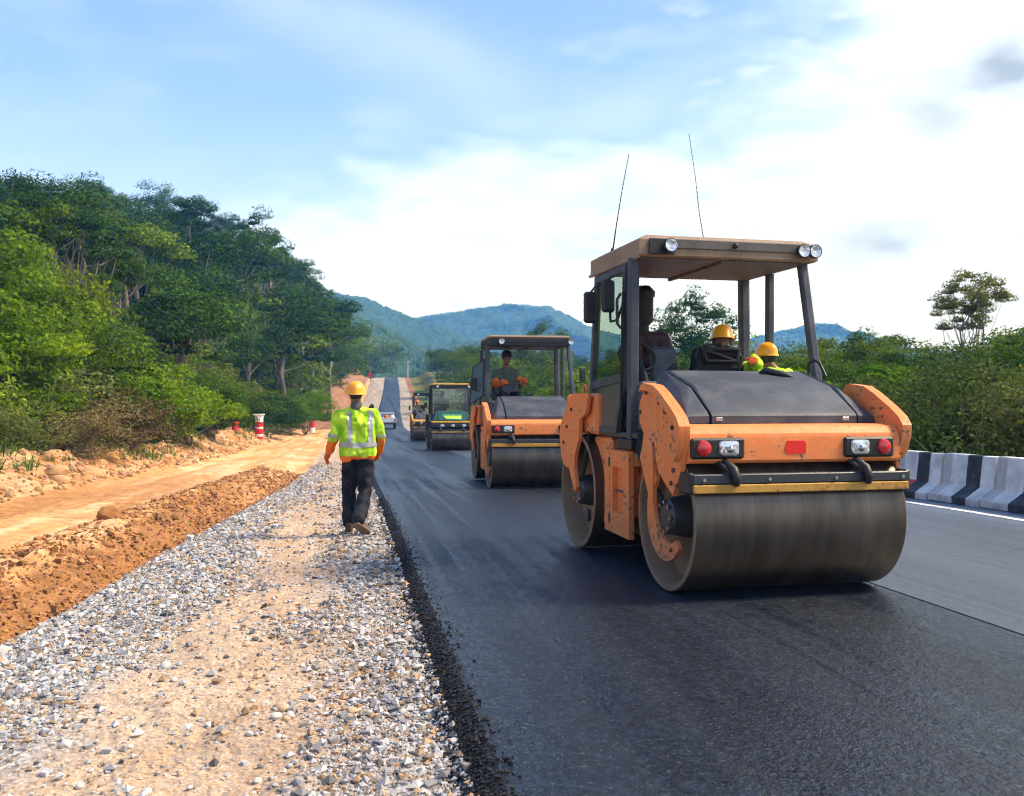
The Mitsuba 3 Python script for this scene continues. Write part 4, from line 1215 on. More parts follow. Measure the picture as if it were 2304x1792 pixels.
def roller(name, label, cat, origin, yaw, paint='m_orange', trim='m_orange', roof='m_roof', fascia='m_roof_grey', detail=True, door='shut', hood='m_hood', nose='lamps', group=None, windscreen=False):
    key = thing(name, label, cat, group)
    M = Machine(key, origin, yaw)
    uL, uR = -.885, .865
    drum(M, 1.12, uL, uR)
    drum(M, -1.18, uL, uR)
    # front yoke
    M.add('side_plate', plate(FRONT_PLATE, -.935, -.897), paint, 30)
    M.add('side_plate', plate(FRONT_PLATE, .872, .908), paint, 30)
    rim = [(p[0], p[1]) for p in FRONT_PLATE[:10]]
    edge = Polygon(rim + [(q[0] - .06, q[1] - .055) for q in rim[::-1]]).buffer(0)
    for a, b in ((-.985, -.937), (.910, .952)):
        M.add('plate_flange', plate(list(edge.exterior.coords) if edge.geom_type == 'Polygon' else list(max(edge.geoms, key=lambda g: g.area).exterior.coords), a, b), paint, 30)
    M.add('drum_arm', plate(arc_arm(1.18, .60, .175, .36, 120, 322), -.915, -.885), paint, 30)
    M.add('drum_arm', plate(arc_arm(1.18, .60, .175, .36, 120, 322), .885, .915), paint, 30)
    M.add('drum_arm', plate(REAR_PLATE, -.925, -.89), paint, 30)
    M.add('drum_arm', plate(REAR_PLATE, .89, .925), paint, 30)
    if detail:
        for v, w in ((.87, 1.55), (.98, 1.56), (.735, 1.39), (1.14, 1.47), (1.26, 1.40), (1.40, 1.28), (1.50, 1.16), (1.49, 1.05), (1.42, .96), (1.38, .86)):
            bolt(M, -.941, v, w)
        for v, w in ((-1.40, 1.22), (-1.24, 1.40), (-1.52, 1.05)):
            bolt(M, -.931, v, w)
        bolt(M, -.921, 1.33, .345, .014)
    if detail:                                                          # hoses in the gap behind the plate, lifting eye, panel seam and hinges
        for o, rr in ((0, .016), (.05, .013), (.09, .018)):
            M.add('hydraulic_hose', tube([xyz(-.86, .62 - o, 1.22), xyz(-.90, .66 - o, 1.08), xyz(-.90, .82 - o, .92), xyz(-.885, 1.0 - o * .5, .76), xyz(-.875, 1.08, .66)], rr, 7), 'm_rubber', 50)
        for o in (0, .04):
            M.add('hydraulic_hose', tube([xyz(-.82, -.92, 1.30), xyz(-.86, -.90 - o, 1.05), xyz(-.86, -1.0 - o, .82), xyz(-.865, -1.12, .66)], .016, 7), 'm_rubber', 50)
        M.box('panel_seam', -.8465, -.843, -.30, -.296, .29, 1.02, 'm_black', .0005)
        for w in (.40, .92):
            M.box('hinge', -.853, -.842, -.325, -.285, w - .04, w + .04, 'm_dark_metal', .003)
        M.box('fender_plate', -.90, -.86, -.95, -.80, .30, .42, 'm_dark_metal', .008)
        M.add('lifting_eye', tube([xyz(-.87, -.90, 1.56), xyz(-.87, -.90, 1.62), xyz(-.87, -.95, 1.645), xyz(-.87, -1.0, 1.62), xyz(-.87, -1.0, 1.56)], .014, 7), 'm_orange', 50)
        for u in (-.50, .60):
            M.box('hood_latch', u - .03, u + .03, 1.272, 1.292, 1.325, 1.355, 'm_steel', .004)
        for u in (-.82, -.30, .25, .82):
            bolt_ = trimesh.creation.cylinder(.014, .014, sections=6)
            bolt_.apply_transform(trimesh.transformations.rotation_matrix(math.pi / 2, [1, 0, 0]))
            bolt_.apply_translation(xyz(u, 1.704, .905))
            M.add('bar_bolt', bolt_, 'm_steel', False)
    # rear yoke body and flank of the frame
    M.box('rear_body', -.86, .86, -1.66, -.66, 1.16, 1.56, paint, .03)
    M.box('frame', -.78, .78, -.94, -.44, .30, 1.14, paint, .02)
    if detail:
        side = Polygon([(-.44, .275), (.215, .262), (.20, 1.035), (-.44, 1.03)]).difference(Polygon([(-.215, .47), (.075, .465), (.07, .875), (-.22, .88)]).buffer(.0))
        m = trimesh.creation.extrude_polygon(side, .05, engine='earcut')
        v = np.array(m.vertices)
        sk = tri(np.stack([v[:, 2] - .845, -v[:, 0], v[:, 1]], 1), m.faces)
        if sk.volume < 0:
            sk.invert()
        M.add('side_box', sk, paint, 30)
        M.box('step_recess', -.795, -.70, -.24, .10, .45, .90, 'm_orange', .004, 'dark recess cut into the side box')
        M.box('step', -.83, -.72, -.21, .065, .655, .668, 'm_dark_metal', .003)
        M.box('side_box_core', -.79, .80, -.43, .20, .90, 1.02, paint, .01)
        M.box('side_box_core', -.70, .80, -.42, .19, .28, .90, paint, .01)
    else:
        M.box('side_box', -.84, .84, -.44, .21, .27, 1.03, paint, .015)
    M.box('belly', -.55, .55, -.6, .55, .24, .70, 'm_black', .02)
    M.box('hitch', -.66, .66, .20, .62, .62, 1.18, 'm_black', .02)
    M.box('platform', -.80, .90, -1.05, .34, 1.145, 1.20, 'm_dark_metal', .012)
    # engine housing under the hood
    M.box('front_body', -.80, .80, .52, 1.50, 1.17, 1.30, 'm_black', .02)
    M.box('front_body', -.70, .80, .36, .60, 1.12, 1.40, 'm_black', .02)
    # hood: three facets, a groove and a cheek
    prof = [(.36, 1.30), (.36, 1.735), (.42, 1.735), (.93, 1.592), (1.25, 1.395), (1.285, 1.365), (1.285, 1.305)]

    def hood_piece(u0, u1, tilt0=0.0, tilt1=0.0, drop0=0.0, drop1=0.0):
        pts = []
        for u, tl, dp, sg in ((u0, tilt0, drop0, 1), (u1, tilt1, drop1, -1)):
            for v, w in prof:
                w2 = w - dp * max(0, (w - 1.30) / .43)
                pts.append(xyz(u + tl * (w - 1.30), v, w2))
                pts.append(xyz(u + tl * (w - 1.30) + sg * .018, v - (.012 if v > 1.2 else 0), w2 + (.012 if w > 1.31 else 0)))
        return hull(pts)
    M.add('hood', hood_piece(-.56, .70), hood, 18)
    M.add('hood_cheek', hood_piece(-.80, -.585, .42, .0, .03, 0), hood, 18)
    M.add('hood_cheek', hood_piece(.715, .86, 0, -.22, 0, .06), hood, 18)
    if detail:
        M.add('hood_handle', tube([xyz(.26, .50, 1.728), xyz(.30, .52, 1.752), xyz(.44, .60, 1.715), xyz(.52, .63, 1.685)], [.012, .028, .026, .01], 8), 'm_black', 50)
        M.add('grab_loop', tube([xyz(.80, .40, 1.70), xyz(.80, .40, 1.82), xyz(.84, .42, 1.85), xyz(.88, .44, 1.83), xyz(.90, .52, 1.70)], .014, 8), 'm_black', 50)
    # nose beam with the lamps
    nose_pts = []
    for u, c in ((-.89, 0), (-.895, .012), (.868, .012), (.863, 0)):
        for v, w in ((1.25, 1.302), (1.47, 1.302), (1.545, 1.286), (1.592, 1.238), (1.604, 1.20), (1.604, 1.04), (1.59, 1.022), (1.25, 1.022)):
            nose_pts.append(xyz(u, v - c, w - c * .5))
    nb = M.add('nose_beam', hull(nose_pts), paint, 24)
    if nose == 'lamps':
        for s in (-1, 1):
            uc = -.672 if s < 0 else .588
            hw = .215
            ck = M.add('lamp_cluster', cbox(uc - hw, uc + hw, -1.585, -1.628, 1.052, 1.207, .016), 'm_black', False)
            for m, nm, b in ((lens_disc(uc + s * .118, 1.629, 1.131, .058, .060, .028), 'red_lens', 'm_lens_red'), (lens_disc(uc - s * .085, 1.629, 1.131, .080, .056, .018, square=.8), 'clear_lens', 'm_lens_clear')):
                put(f'{ck}__{nm}', mikit.ply(m, b, smooth=40), to=M.to)
            put(f'{ck}__clear_lens_bulb', mikit.ply(trimesh.creation.icosphere(2, .026).apply_translation(xyz(uc - s * .085, 1.648, 1.122)), 'm_steel', smooth=True), to=M.to)
        if detail:
            M.add('reflector', hull([xyz(-.034 + a, 1.609 + c, 1.134 + b) for a, b in ((-.088, -.02), (-.066, .048), (.07, .048), (.088, .03), (.088, -.05), (-.066, -.052)) for c in (0, -.02)]), 'm_reflector', False)
    else:
        M.box('lamp_bar', -.80, .80, 1.56, 1.62, 1.04, 1.18, 'm_black', .014)
        for u in (-.42, .04, .52):
            put(f'{nb}__lamp_lens', mikit.ply(lens_disc(u, 1.621, 1.11, .085, .055, .03, square=.3), 'm_lens_clear', smooth=40), to=M.to)
    # dark gap, spray bar and scraper in front of the drum
    M.box('drum_guard', -.84, .84, 1.20, 1.50, 1.162, 1.17, 'm_black', .003)
    M.box('spray_bar', -.905, .872, 1.63, 1.70, .872, .945, 'm_dark_metal', .008)
    M.box('scraper', -.905, .872, 1.632, 1.705, .806, .868, 'm_scraper', .006)
    for u in (-.91, .876):
        M.box('scraper_bracket', u - .022, u + .022, 1.50, 1.69, .80, .955, 'm_black', .012)
    for u in ((-.585, .50) if detail else (-.5, .5)):
        M.add('hook', join([tube([xyz(u, 1.54, 1.035), xyz(u - .03, 1.63, 1.02), xyz(u - .01, 1.72, .975), xyz(u + .01, 1.735, .91), xyz(u + .01, 1.715, .865)], [.03, .034, .036, .034, .026], 9),
                            tube([xyz(u - .075, 1.55, 1.03), xyz(u - .07, 1.66, 1.0), xyz(u - .03, 1.71, .96)], [.018, .02, .014], 7)]), 'm_black', 50)
    # cab: posts, roof, lamps
    posts = [((-.775, .12, 1.145), (-.77, .13, 2.75), .095, .075), ((.955, .30, 1.20), (.955, .27, 1.75), .085, .08), ((.95, .27, 1.74), (.875, .16, 2.75), .085, .08),
             ((.88, -.98, 1.50), (.86, -.96, 2.74), .105, .10), ((.90, -.50, 1.20), (.885, -.46, 2.74), .075, .075), ((-.775, -1.00, 1.50), (-.77, -.84, 2.72), .07, .07)]
    for a, b, x, y in posts:
        M.add('post', bar(a, b, x, y), 'm_hood' if roof != 'm_yellow' else 'm_black', 24)
    v0, v1 = -1.06, .30
    ru0, ru1 = (-.78, .955) if detail else (-.76, .88)
    pts = []
    for u, iu in ((ru0, 1), (ru1, -1)):
        for v, iv in ((v0, 1), (v1, -1)):
            pts += [xyz(u, v, 2.765), xyz(u, v, 2.90), xyz(u + iu * .10, v + iv * .10, 2.955), xyz(u + iu * .02, v + iv * .02, 2.752)]
    rk = M.add('roof', hull(pts), roof if detail else 'm_black', 20)
    if not detail:
        put(f'{rk}__roof_top', mikit.ply(cbox(ru0 - .005, ru1 + .005, -v0 + .005, -v1 - .005, 2.90, 2.965, .03), roof, smooth=False), to=M.to)
    put(f'{rk}__headliner', mikit.ply(cbox(ru0 + .06, ru1 - .06, -v0 - .06, -v1 + .06, 2.742, 2.751, .003), fascia if roof == 'm_roof' else 'm_black', smooth=False), to=M.to)
    put(f'{rk}__fascia', mikit.ply(cbox(ru0 + .10, ru1 - .10, -v1 - .018, -v1 + .002, 2.825, 2.908, .006), fascia, smooth=False), to=M.to)
    put(f'{rk}__roof_rib', mikit.ply(cbox(.03, .065, -v1 + .06, -v0 - .06, 2.715, 2.741, .004), fascia, smooth=False), to=M.to)
    if detail:
        put(f'{rk}__lamp_bracket', mikit.ply(cbox(-.70, -.46, -v1 - .035, -v1 - .019, 2.765, 2.905, .008), 'm_black', smooth=False), to=M.to)
        put(f'{rk}__roof_nub', mikit.ply(trimesh.creation.icosphere(2, .026).apply_translation(xyz(.12, v1 + .03, 2.865)), 'm_black', smooth=True), to=M.to)
        put(f'{rk}__rain_rail', mikit.ply(cbox(ru0 - .012, ru0 + .02, -v1 + .02, -v0 + .03, 2.735, 2.763, .005), 'm_roof', smooth=False), to=M.to)
    work_lamp(M, rk, -.52, v1 + .03, 2.838)
    work_lamp(M, rk, .885, v1 + .015, 2.838)
    if detail:
        work_lamp(M, rk, .77, v1 + .015, 2.838)
    # door on the side next to the verge
    if detail:
        D = [(-.80, .06, 2.71), (-.80, -.80, 2.70), (-.80, -.975, 1.70), (-.80, -.76, 1.18), (-.80, -.20, 1.185), (-.80, -.02, 1.60)]
        dk = M.add('door', frame_of(D, .060, .045), 'm_hood', 24)
        put(f'{dk}__door_rail', mikit.ply(plate([(-.93, 1.675), (-.015, 1.74), (-.015, 1.665), (-.93, 1.60)], -.818, -.782), 'm_hood', smooth=24), to=M.to)
        put(f'{dk}__glass_pane', mikit.ply(pane([(-.80, 0., 2.66), (-.80, -.75, 2.65), (-.80, -.92, 1.68), (-.80, -.05, 1.74)]), 'm_glass'), to=M.to)
        put(f'{dk}__glass_pane', mikit.ply(pane([(-.80, -.06, 1.66), (-.80, -.92, 1.60), (-.80, -.72, 1.24), (-.80, -.24, 1.245)]), 'm_dim_pane'), to=M.to)
        put(f'{dk}__door_handle', mikit.ply(tube([xyz(-.83, -.02, 2.14), xyz(-.86, -.04, 2.18), xyz(-.86, -.05, 2.40), xyz(-.83, -.03, 2.46)], .014, 7), 'm_black', smooth=50), to=M.to)
        put(f'{dk}__grab_hose', mikit.ply(tube([xyz(-.81, .02, 2.58), xyz(-.83, .03, 2.3), xyz(-.825, .015, 2.0), xyz(-.835, .02, 1.75), xyz(-.82, -.04, 1.30)], .020, 8), 'm_rubber', smooth=50), to=M.to)
        M.box('door_sill', -.83, -.70, -.16, .22, 1.05, 1.14, 'm_black', .01)
    elif door == 'open':
        dk = M.add('door', join([bar((-.84, .02, 1.75), (-.82, .0, 2.50), .03, .03), bar((-1.08, -.35, 1.55), (-1.0, -.35, 2.35), .03, .03), bar((-.84, .02, 2.48), (-1.0, -.35, 2.35), .03, .03), bar((-.84, .02, 1.77), (-1.08, -.35, 1.57), .03, .03)]), 'm_black', 24, 'glazed door standing open')
        put(f'{dk}__glass_pane', mikit.ply(pane([(-.84, .02, 1.78), (-.82, .0, 2.48), (-1.0, -.35, 2.34), (-1.08, -.35, 1.58)]), 'm_tint'), to=M.to)
    # mirrors on stalks
    for u, v, w, h in (((-.93, -.62, 2.385, .30), (-.86, -.30, 2.46, .30)) if detail else ((-1.02, -.10, 2.0, .24), (1.20, .05, 2.18, .26))):
        mk_ = M.add('mirror', cbox(u - .062, u + .062, -v - .035, -v + .03, w - h / 2, w + h / 2, .02), 'm_black', False)
        sg = -1 if u < 0 else 1
        put(f'{mk_}__mirror_arm', mikit.ply(tube([xyz(u, v, w + h / 2 - .01), xyz(u - sg * .05, v, w + h / 2 + .05), xyz(sg * .80, v, w + h / 2 + .07)] if detail else [xyz(u, v, w - h / 2 + .02), xyz(u - sg * .03, v, w - h / 2 - .02), xyz(sg * .86, v, w - h / 2 - .02)], .010, 6), 'm_black', smooth=50), to=M.to)
    if detail:
        M.add('mirror_hose', tube([xyz(-.83, -.33, 2.33), xyz(-.85, -.25, 2.22), xyz(-.84, -.10, 2.22), xyz(-.82, .0, 2.36)], .012, 7), 'm_rubber', 50)
    # operator's place
    M.add('operator_seat', join([cbox(-.50, -.02, .78, .36, 1.60, 1.74, .05), cbox(-.56, -.50, .76, .40, 1.55, 1.80, .02)]), 'm_rubber', False)
    back = blob([[((-.46, .66, 1.86), .09), ((-.10, .66, 1.86), .09)], [((-.42, .72, 2.10), .075), ((-.14, .72, 2.10), .075)], [((-.46, .66, 1.86), .09), ((-.42, .72, 2.10), .075)], [((-.10, .66, 1.86), .09), ((-.14, .72, 2.10), .075)], [((-.28, .66, 1.86), .09), ((-.28, .72, 2.10), .075)]], .05, 8)
    M.add('seat_back', back, 'm_seat', True)
    M.box('seat_base', -.45, -.10, -.75, -.42, 1.20, 1.60, 'm_black', .02)
    M.box('console', -.44, -.17, -.36, -.29, 1.40, 2.0, 'm_hood', .035)
    M.box('dashboard', -.74, .60, -.30, .20, 1.20, 1.66, 'm_hood', .04)
    M.box('control_box', .0, .58, -.42, -.16, 1.64, 1.74, 'm_black', .03)
    wheel = trimesh.creation.torus(.17, .016, major_sections=28, minor_sections=8)
    wheel.apply_transform(trimesh.transformations.rotation_matrix(math.radians(52), [1, 0, 0]))
    wheel.apply_translation(xyz(-.60, -.22, 1.90))
    M.add('steering_wheel', wheel, 'm_black', 50)
    M.add('steering_column', tube([xyz(-.60, -.22, 1.90), xyz(-.58, -.05, 1.64)], [.03, .045], 8), 'm_black', 50)
    M.add('lever', tube([xyz(-.40, -.36, 2.0), xyz(-.44, -.42, 2.10), xyz(-.52, -.50, 2.22)], [.012, .014, .018], 7), 'm_black', 50)
    M.add('lever', tube([xyz(-.48, .06, 1.62), xyz(-.42, .10, 1.76), xyz(-.36, .10, 1.80)], [.016, .022, .03], 7), 'm_black', 50)
    if detail:
        M.add('air_cleaner', join([tube([xyz(-.235, -1.0, 1.56), xyz(-.235, -1.0, 2.27)], .055, 14), tube([xyz(-.23, -1.0, 2.25), xyz(-.23, -1.0, 2.30), xyz(-.225, -1.0, 2.54), xyz(-.225, -1.0, 2.56)], [.05, .092, .092, .105], 18), tube([xyz(-.225, -1.0, 2.55), xyz(-.225, -1.0, 2.60), xyz(-.225, -1.0, 2.66)], [.105, .11, .055], 18)]), 'm_black', 40)
        M.add('antenna', tube([xyz(-.70, -.62, 2.93), xyz(-.66, -.62, 3.2), xyz(-.60, -.62, 3.55), xyz(-.53, -.62, 3.90)], [.008, .0055, .0045, .0035], 6), 'm_black', 50)
        M.add('antenna', tube([xyz(.12, -.30, 2.95), xyz(.06, -.30, 3.28), xyz(.02, -.30, 3.62), xyz(-.045, -.30, 4.03)], [.0045, .0045, .0035, .0028], 6), 'm_dark_metal', 50)
        M.add('antenna_foot', tube([xyz(-.71, -.62, 2.90), xyz(-.70, -.62, 2.965)], [.02, .014], 8), 'm_black', 50)
    if windscreen:
        M.add('windscreen', pane([(-.74, .20, 1.72), (.86, .20, 1.72), (.84, .20, 2.74), (-.74, .20, 2.74)]), 'm_glass', False)
    return M


scene['m_teal'] = plain((.06, .38, .33), .35)
scene['m_tint'] = two({'type': 'principled', 'base_color': {'type': 'rgb', 'value': [.10, .14, .19]}, 'roughness': .12, 'specular': .7})
M1 = roller('road_roller', 'big orange tandem roller nearest the camera with tan roof and two whip antennas', 'road roller', (1.80, 8.644, .004), 13.3)


def on_road(px, py_ground, d):
    p = spot(px, py_ground, d)
    s, t = st_of(p[0], p[1])
    return np.array([p[0], p[1], float(height(s, t))]), math.degrees(math.atan2(float(CC(t + 1) - CC(t - 1)), 2))


# second roller: front drum's foot seen from x 1097, y 1097
P2 = np.array([.25, 19.0, 0])
s2, t2 = st_of(P2[0], P2[1])
M2 = roller('road_roller', 'second orange roller with its driver, glass door standing open', 'road roller', (P2[0], P2[1], float(height(s2, t2)) + .003), 9.0, detail=False, door='open', roof='m_roof', fascia='m_black')
P3 = np.array([-2.86, 42.2, 0])
s3, t3 = st_of(P3[0], P3[1])
M3 = roller('road_roller', 'yellow and black roller with glazed cab behind the second orange roller', 'road roller', (P3[0], P3[1], float(height(s3, t3)) + .003), 9.5, paint='m_black', roof='m_yellow', fascia='m_black', detail=False, door='none', hood='m_dark_green', nose='bar', windscreen=True)
P4 = np.array([-5.30, 58.0, 0])
s4, t4 = st_of(P4[0], P4[1])
M4 = roller('road_roller', 'yellow roller mostly hidden behind the glazed one, its driver in an orange helmet', 'road roller', (P4[0], P4[1], float(height(s4, t4)) + .003), 9.5, paint='m_yellow', roof='m_dark_green', fascia='m_black', detail=False, door='none', nose='bar')
for MM in (M3,):
    MM.box('bumper_trim', -.90, .90, 1.50, 1.61, 1.235, 1.31, 'm_yellow', .012)
    MM.add('hood_panel', hull([xyz(u, v, w) for u, v, w in ((-.22, 1.30, 1.36), (.42, 1.30, 1.36), (.46, 1.0, 1.53), (-.30, 1.0, 1.53), (-.22, 1.33, 1.37), (.42, 1.33, 1.37), (.46, 1.03, 1.54), (-.30, 1.03, 1.54))]), 'm_lime_paint', 20)
    MM.add('hood_frame', tube([xyz(-.36, .98, 1.56), xyz(-.24, 1.32, 1.38), xyz(.44, 1.32, 1.38), xyz(.50, .98, 1.56), xyz(-.36, .98, 1.57)], .03, 6), 'm_teal', 50)

# ------------------------------------------------------------------ concrete barrier blocks along the far edge
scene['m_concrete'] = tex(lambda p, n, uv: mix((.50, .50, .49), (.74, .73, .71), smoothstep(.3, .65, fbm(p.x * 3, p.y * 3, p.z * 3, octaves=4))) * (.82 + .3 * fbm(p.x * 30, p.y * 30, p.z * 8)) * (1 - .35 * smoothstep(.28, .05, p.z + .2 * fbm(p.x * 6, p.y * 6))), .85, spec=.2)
scene['m_concrete_dirty'] = tex(lambda p, n, uv: mix((.40, .375, .35), (.58, .56, .54), fbm(p.x * 4, p.y * 4, p.z * 4, octaves=4)) * (.8 + .35 * fbm(p.x * 30, p.y * 30, p.z * 8)), .9, spec=.2)
scene['m_black_band'] = tex(lambda p, n, uv: mix((.028, .032, .042), (.075, .08, .09), smoothstep(.5, .8, fbm(p.x * 8, p.y * 8, p.z * 8, octaves=4))), .6, spec=.3)
scene['m_red_band'] = plain((.62, .03, .03), .6)
JERSEY = [(0, 0), (0, .10), (.235, .255), (.285, .70), (.30, .715), (.46, .715), (.475, .70), (.525, .255), (.76, .10), (.76, 0)]


def barrier_slice(a, b, c=.006, prof=JERSEY):
    """one length of the block between a and b along it; x across, away from the road, y along"""
    m = trimesh.creation.extrude_polygon(Polygon(prof), b - a, engine='earcut')
    v = np.array(m.vertices)
    r = tri(np.stack([v[:, 0], v[:, 2] + a, v[:, 1]], 1), m.faces)
    if r.volume < 0:
        r.invert()
    return r


LB = 1.20
PARTS = {'concrete': [(0.014, .30), (.62, .98)], 'black_band': [(.30, .62)], 'weathered_end': [(.98, LB - .014)]}
chunks = {nm: [barrier_slice(a, b) for a, b in ab] for nm, ab in PARTS.items()}
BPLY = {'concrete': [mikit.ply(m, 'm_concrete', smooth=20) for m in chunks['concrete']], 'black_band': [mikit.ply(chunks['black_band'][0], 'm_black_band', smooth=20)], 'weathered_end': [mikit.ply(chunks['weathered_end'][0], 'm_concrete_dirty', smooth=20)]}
RED = mikit.ply(barrier_slice(.622, .97, prof=[(-.004, 0), (-.004, .102), (.234, .259), (.25, .30), (.27, .30), (.27, 0)]), 'm_red_band', smooth=20)
t0b = 9.62
BLAB = {1: 'barrier block at the edge of the picture with only its far end in view', 2: 'black-banded barrier block in the middle of those in view',
        3: 'barrier block with a red-painted foot beside the roller drum'}
yawr = math.degrees(math.atan2(.1724, .985))
rngb = np.random.default_rng(3)
for i in range(18):
    tb = t0b + i * LB
    k_ = thing('concrete_barrier', BLAB.get(i, 'black and white concrete barrier block hidden behind the big roller' if i > 3 else 'black and white concrete barrier block just outside the picture'), 'barrier', None if i in BLAB else 'unseen barrier blocks')
    p = world(8.86 + rngb.normal() * .012, tb)
    m = T().translate([float(p[0]), float(p[1]), float(p[2]) + .002]).rotate([0, 0, 1], yawr + float(rngb.normal() * .5))
    for nm, ps in BPLY.items():
        for sh_ in ps:
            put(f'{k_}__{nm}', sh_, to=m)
    if i == 3:
        put(f'{k_}__red_foot', RED, 'red paint on the sloping foot of the block', to=m)


# ------------------------------------------------------------------ people
def moved(m, to_pts):
    return m


def capsule_hull(chains, length=.03, it=10, seg=16):
    return blob(chains, length, it, seg)


def hand(wrist, palm_dir, down, side, size=.19, curl=.5):
    """five fingers on a palm: palm_dir points from the wrist to the knuckles, side is where the thumb leaves"""
    d, s = np.asarray(palm_dir, float), np.asarray(side, float)
    d /= np.linalg.norm(d)
    s = s - d * (s @ d)
    s /= np.linalg.norm(s)
    q = np.cross(d, s)                                                # palm normal
    if q @ np.asarray(down) < 0:
        q = -q
    w = np.asarray(wrist, float)
    L = size
    ch = [[(w, .026), (w + d * L * .45 + s * .022, .024)], [(w, .026), (w + d * L * .45 - s * .022, .022)], [(w + d * L * .45 + s * .022, .022), (w + d * L * .45 - s * .022, .021)]]
    for k_, (o, ln) in enumerate(((.030, .40), (.010, .45), (-.011, .42), (-.030, .33))):
        b = w + d * L * .46 + s * o
        m1 = b + (d * math.cos(curl * .6) + q * math.sin(curl * .6)) * L * ln * .5
        m2 = m1 + (d * math.cos(curl * 1.5) + q * math.sin(curl * 1.5)) * L * ln * .5
        ch.append([(b, .0105), (m1, .0100), (m2, .0085)])
    th = w + d * L * .14 + s * .026
    m1 = th + (d * .6 + s * .8) * L * .18
    m2 = m1 + (d * .9 + s * .2 + q * .3) * L * .19
    ch.append([(th, .014), (m1, .0115), (m2, .0095)])
    return ch


def person(key, to, J, cloth, hat, glove=None, lowfi=False, seated=False):
    """J: joints; local x to the right, y forward, z up. A continuous body, then clothing laid over it."""
    g = lambda n: np.asarray(J[n], float)
    head, neck, chest, pelvis = g('head'), g('neck'), g('chest'), g('pelvis')
    body = [[(pelvis, .085), (chest, .085), (neck, .056), (head + [0, 0, -.05], .062)], [(head + [0, -.012, .015], .088), (head + [0, .012, -.05], .072)],
            [(head + [0, .075, -.045], .030), (head + [0, .095, -.02], .014)], [(head + [-.085, -.005, -.02], .016), (head + [-.088, -.012, .01], .016)], [(head + [.085, -.005, -.02], .016), (head + [.088, -.012, .01], .016)],
            [(head + [-.03, .083, .012], .013), (head + [.03, .083, .012], .013)], [(head + [-.022, .078, -.078], .014), (head + [.022, .078, -.078], .014)], [(head + [0, .07, -.105], .020), (head + [0, .02, -.06], .06)]]
    for sd in 'lr':
        sh, el, wr, hip, kn, an, toe = (g(n + sd) for n in ('sh', 'el', 'wr', 'hip', 'kn', 'an', 'toe'))
        body += [[(chest, .075), (sh, .046), (el, .036), (wr, .026)], [(pelvis, .08), (hip, .070), (kn, .050), (an, .036)], [(an, .04), (toe, .03)]]
        body += hand(wr, g('hd' + sd), g('pn' + sd), g('ts' + sd))
    put(f'{key}__body', mikit.ply(blob(body, .022 if not lowfi else .03, 6, 14), 'm_skin', smooth=True), to=to)
    hair = blob([[(head + [0, -.02, .03], .094), (head + [0, -.025, -.012], .082)], [(head + [-.05, -.01, 0], .05), (head + [.05, -.01, 0], .05)]], .03, 6)
    put(f'{key}__hair', mikit.ply(hair, 'm_hair', smooth=True), to=to)
    # trousers, jacket, sleeves
    lg = []
    for sd, o in (('l', -1), ('r', 1)):
        hip, kn, an = g('hip' + sd), g('kn' + sd), g('an' + sd)
        lg += [[(pelvis + [o * .055, 0, .0], .104), (hip, .112), ((hip + kn) / 2, .100), (kn, .084), (kn * .45 + an * .55, .086), (an + [0, -.005, .02], .082)]]
    tr = blob(lg, .028, 5, 18)
    v = np.array(tr.vertices)
    v += tr.vertex_normals * ((meshkit.fbm(v * [9, 9, 16], 3, 2) - .5) * .034)[:, None]
    tr.vertices = v
    put(f'{key}__trousers', mikit.ply(tr, cloth['trousers'], smooth=True), to=to)
    hem = pelvis + [0, 0, J.get('hem', -.045)]
    tw = J.get('torso_w', 1.0)
    jk = [[(hem + [-.085 * tw, 0, 0], .134), (chest + [-.085 * tw, 0, -.02], .124)], [(hem + [.085 * tw, 0, 0], .134), (chest + [.085 * tw, 0, -.02], .124)], [(hem + [-.085 * tw, 0, 0], .134), (hem + [.085 * tw, 0, 0], .134)],
          [(chest + [-.085 * tw, 0, -.02], .12), (g('shl') + [.02, 0, -.01], .068)], [(chest + [.085 * tw, 0, -.02], .12), (g('shr') + [-.02, 0, -.01], .068)],
          [(g('shl') + [.03, 0, 0], .064), (neck + [0, 0, -.035], .070)], [(g('shr') + [-.03, 0, 0], .064), (neck + [0, 0, -.035], .070)], [(chest, .13), (neck + [0, 0, -.05], .07)]]
    cut = J.get('sleeve', 1.0)
    for sd in 'lr':
        sh, el, wr = g('sh' + sd), g('el' + sd), g('wr' + sd)
        end = el + (wr - el) * max(cut - .5, 0) * 2 if cut > .5 else sh + (el - sh) * cut * 2
        jk += [[(sh, .076), (sh * .45 + el * .55, .068), (el, .062)] + ([(end, .056)] if cut > .55 else [])]
    jm = blob(jk, .022, 5, 18)
    v = np.array(jm.vertices)
    v += jm.vertex_normals * ((meshkit.fbm(v * [13, 13, 7], 3, 4) - .5) * .062 + (meshkit.noise(v * [7, 7, 30], 9) - .5) * .014)[:, None]
    jm.vertices = v
    return jm, hem


